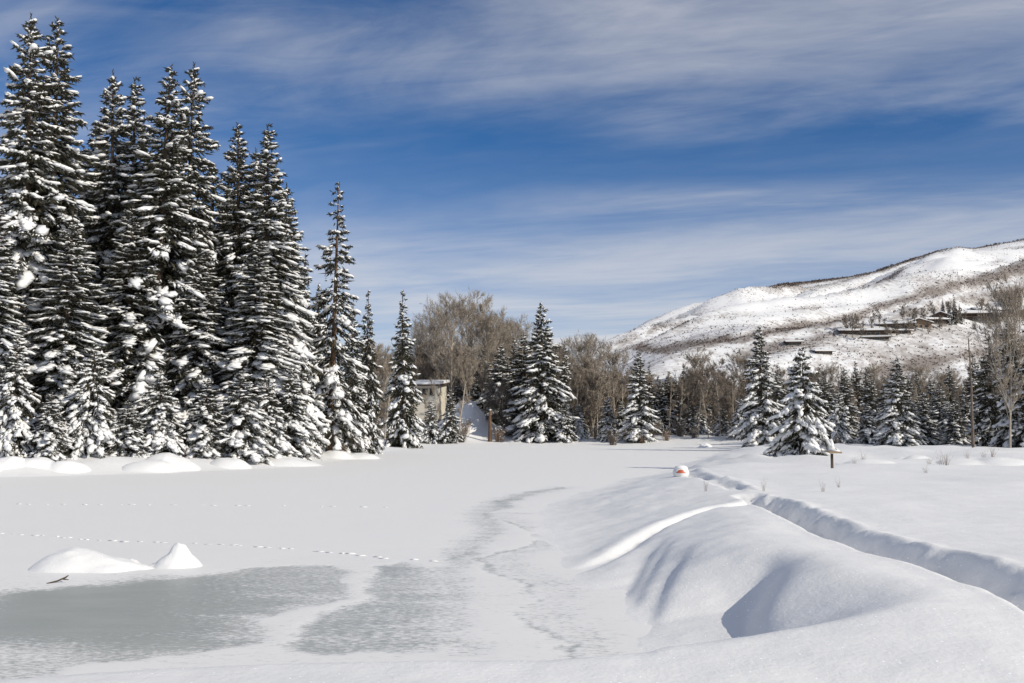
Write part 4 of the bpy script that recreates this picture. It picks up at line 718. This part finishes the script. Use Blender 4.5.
MB = [mound(4, lumps_=((-0.3, 0, 0.7, 0.8, 1.0), (0.4, 0, 0.6, 0.7, 0.8))), mound(5, lumps_=((0, 0, 1.0, 0.9, 0.9), (0.5, -0.2, 0.4, 0.5, 0.7))), mound(6, lumps_=((-0.5, 0, 0.5, 0.7, 0.8), (0.1, 0, 0.5, 0.8, 1.0), (0.6, 0.1, 0.4, 0.6, 0.7)))]
for k, (px, py, w, h) in enumerate([(22, 477, 96, 20), (84, 474, 70, 15), (140, 474, 130, 19), (206, 471, 90, 13), (262, 468, 110, 12), (330, 461, 90, 10), (-28, 478, 90, 22)]):
    put_mound(MB[k % 3], px, py, w, h, 'snow-buried boulder on the waterline below the tall spruce stand', 'snow-buried boulders along the bank', z=0.0, ratio=0.75, rot=k * 0.7).location.y += 0.9 + 0.5 * (k % 2)
for k, (px, py, w, h) in enumerate([(690, 447, 26, 6), (707, 448, 20, 6), (936, 465, 84, 9), (1004, 467, 110, 10), (880, 464, 70, 5)]):
    xx, yy = on_plane(px, py, 0.6); zz = gz(xx, yy); put_mound(MB[k % 3], px, py, w, h, 'low lumpy snow drift before the trees at the back of the field', 'drifts at the back of the field', z=zz - 0.03, ratio=0.8, rot=k)

# ---------------------------------------------------------------- small things
# the stick frozen into the ice
xx, yy = on_plane(62, 583, 0); P = np.array([(-0.15, -0.10, 0.0), (-0.05, -0.02, 0.02), (0.04, 0.02, 0.06), (0.07, 0.03, 0.085)]); Q = np.array([(0.02, 0.0, 0.04), (0.09, -0.01, 0.035)])
o = link('fallen_stick', mesh_np('fallen_stick', *join([tubes(P[:-1], P[1:], [0.008, 0.011, 0.012], [0.011, 0.012, 0.006], 6), tubes(Q[:-1], Q[1:], [0.010], [0.004], 6)]), M_BARK), None, label='short dark forked stick frozen in the pond ice below the mounds', category='stick'); o.location = (xx, yy, 0.01)
# the round marker with its red patch
m, N, L, B = new_mat('red_paint'); B.inputs['Roughness'].default_value = 0.5; L.new(ramp(N, L, noise_node(N, L, 9), [(0.3, (0.50, 0.10, 0.05)), (0.7, (0.62, 0.17, 0.09))]), B.inputs['Base Color']); M_REDP = m
M_WHITE = simple('white_paint', (0.74, 0.74, 0.73), (0.82, 0.82, 0.81), 5, 0.5)
xx, yy = on_plane(681, 474, 0.55); zz = gz(xx, yy); o = empty('marker_buoy', (xx, yy, zz - 0.09), 'white snow-capped round float with a red patch sitting on the bank', 'buoy'); o.rotation_euler = (0, 0, -0.15)
def lathe(prof, n=32):
    V = [(r * math.cos(2 * math.pi * k / n), r * math.sin(2 * math.pi * k / n), z) for r, z in prof for k in range(n)]
    return np.array(V), [np.array([(i * n + k, i * n + (k + 1) % n, (i + 1) * n + (k + 1) % n, (i + 1) * n + k) for i in range(len(prof) - 1) for k in range(n)])]
R_ = 0.26
link('body', mesh_np('buoy_body', *lathe([(max(0.001, R_ * math.cos(a)), 0.2 + 0.2 * math.sin(a)) for a in np.linspace(-1.57, 1.57, 15)]), M_WHITE), o)
th = np.linspace(-2.25, -0.95, 16); V = []
for zz_, f in ((0.20, 1.0), (0.235, 0.985), (0.27, 0.94), (0.305, 0.86)):
    for i, t in enumerate(th):
        q = (i / 15 - 0.5) * 2; zq_ = 0.20 + (zz_ - 0.20) * (1 - 0.85 * abs(q) ** 2.6); V.append((math.cos(t) * (R_ * f + 0.008), math.sin(t) * (R_ * f + 0.008), zq_))
link('red_patch', mesh_np('red_patch', V, [grid_faces(4, 16)], M_REDP), o)
link('snow_cap', mesh_np('buoy_snow', *lathe([(R_ * 0.80, 0.315), (R_ * 0.84, 0.345), (R_ * 0.70, 0.39), (R_ * 0.4, 0.425), (0.001, 0.435)]), M_SNOWT), o)
# the low information board
M_POST = simple('weathered_post', (0.05, 0.035, 0.025), (0.11, 0.08, 0.055), 8, 0.85, 0.4, stretch=(1, 1, 0.2)); M_BOARD = simple('tan_panel', (0.24, 0.17, 0.095), (0.34, 0.25, 0.15), 5, 0.6)
xx, yy = on_plane(832, 467, 0.75); zz = gz(xx, yy); k = yy / F
o = empty('information_board', (xx, yy, zz), 'low tilted tan board on a dark post in the snow field', 'sign')
link('post', mesh_np('post', *boxes([(-0.035, -0.035, -0.4, 0.035, 0.035, 15.7 * k)]), M_POST, False), o)
V, Fs = prism([(-0.26, 15.6 * k), (0.26, 15.6 * k + 0.03), (0.26, 15.6 * k + 0.08), (-0.26, 15.6 * k + 0.05)], -5.0 * k, 7.5 * k, 'x'); V[:, 2] += 0.02 + V[:, 0] * -0.04
link('panel', mesh_np('panel', V, Fs, M_BOARD, False), o)
V, Fi = lumps(np.array([[0.06, 0.02, 15.6 * k + 0.085]]), np.array([[1.0, 0, -0.04]]), [0.24], [0.2], [0.05], np.random.default_rng(4)); link('snow_cap', mesh_np('panel_snow', V, [Fi], M_SNOWT), o)
# animal tracks across the pond snow
rng = np.random.default_rng(12)
for path, step, sz, lab in ((PP([(-30, 533), (40, 536), (100, 541), (200, 544), (280, 549), (330, 553), (380, 558), (445, 563)]), 0.26, 0.055, 'dotted line of animal prints passing behind the pond mounds'), (PP([(-30, 504), (100, 505), (250, 506), (400, 508)]), 0.45, 0.06, 'faint line of animal prints farther across the pond')):
    P = np.array(smooth_line(path, 8)); sgm = np.linalg.norm(np.diff(P, axis=0), axis=1); cum = np.concatenate([[0], np.cumsum(sgm)]); s = np.arange(0, cum[-1], step); s = s + rng.uniform(-0.35, 0.35, len(s)) * step; s = s[rng.random(len(s)) > 0.15]
    c = np.stack([np.interp(s, cum, P[:, 0]), np.interp(s, cum, P[:, 1]) + rng.normal(0, 0.04, len(s)), np.full(len(s), 0.011)], 1); d = np.tile([[1.0, 0, 0]], (len(s), 1)) + rng.normal(0, 0.1, (len(s), 3)) * [1, 1, 0]
    V, Fi = lumps(c, d, rng.uniform(0.8, 2.0, len(s)) * sz, rng.uniform(0.5, 0.9, len(s)) * sz, rng.uniform(0.12, 0.28, len(s)) * sz, rng, jit=0.3)
    link('animal_tracks', mesh_np('animal_tracks', V, [Fi], M_SNOW), kind='stuff', label=lab, category='tracks')
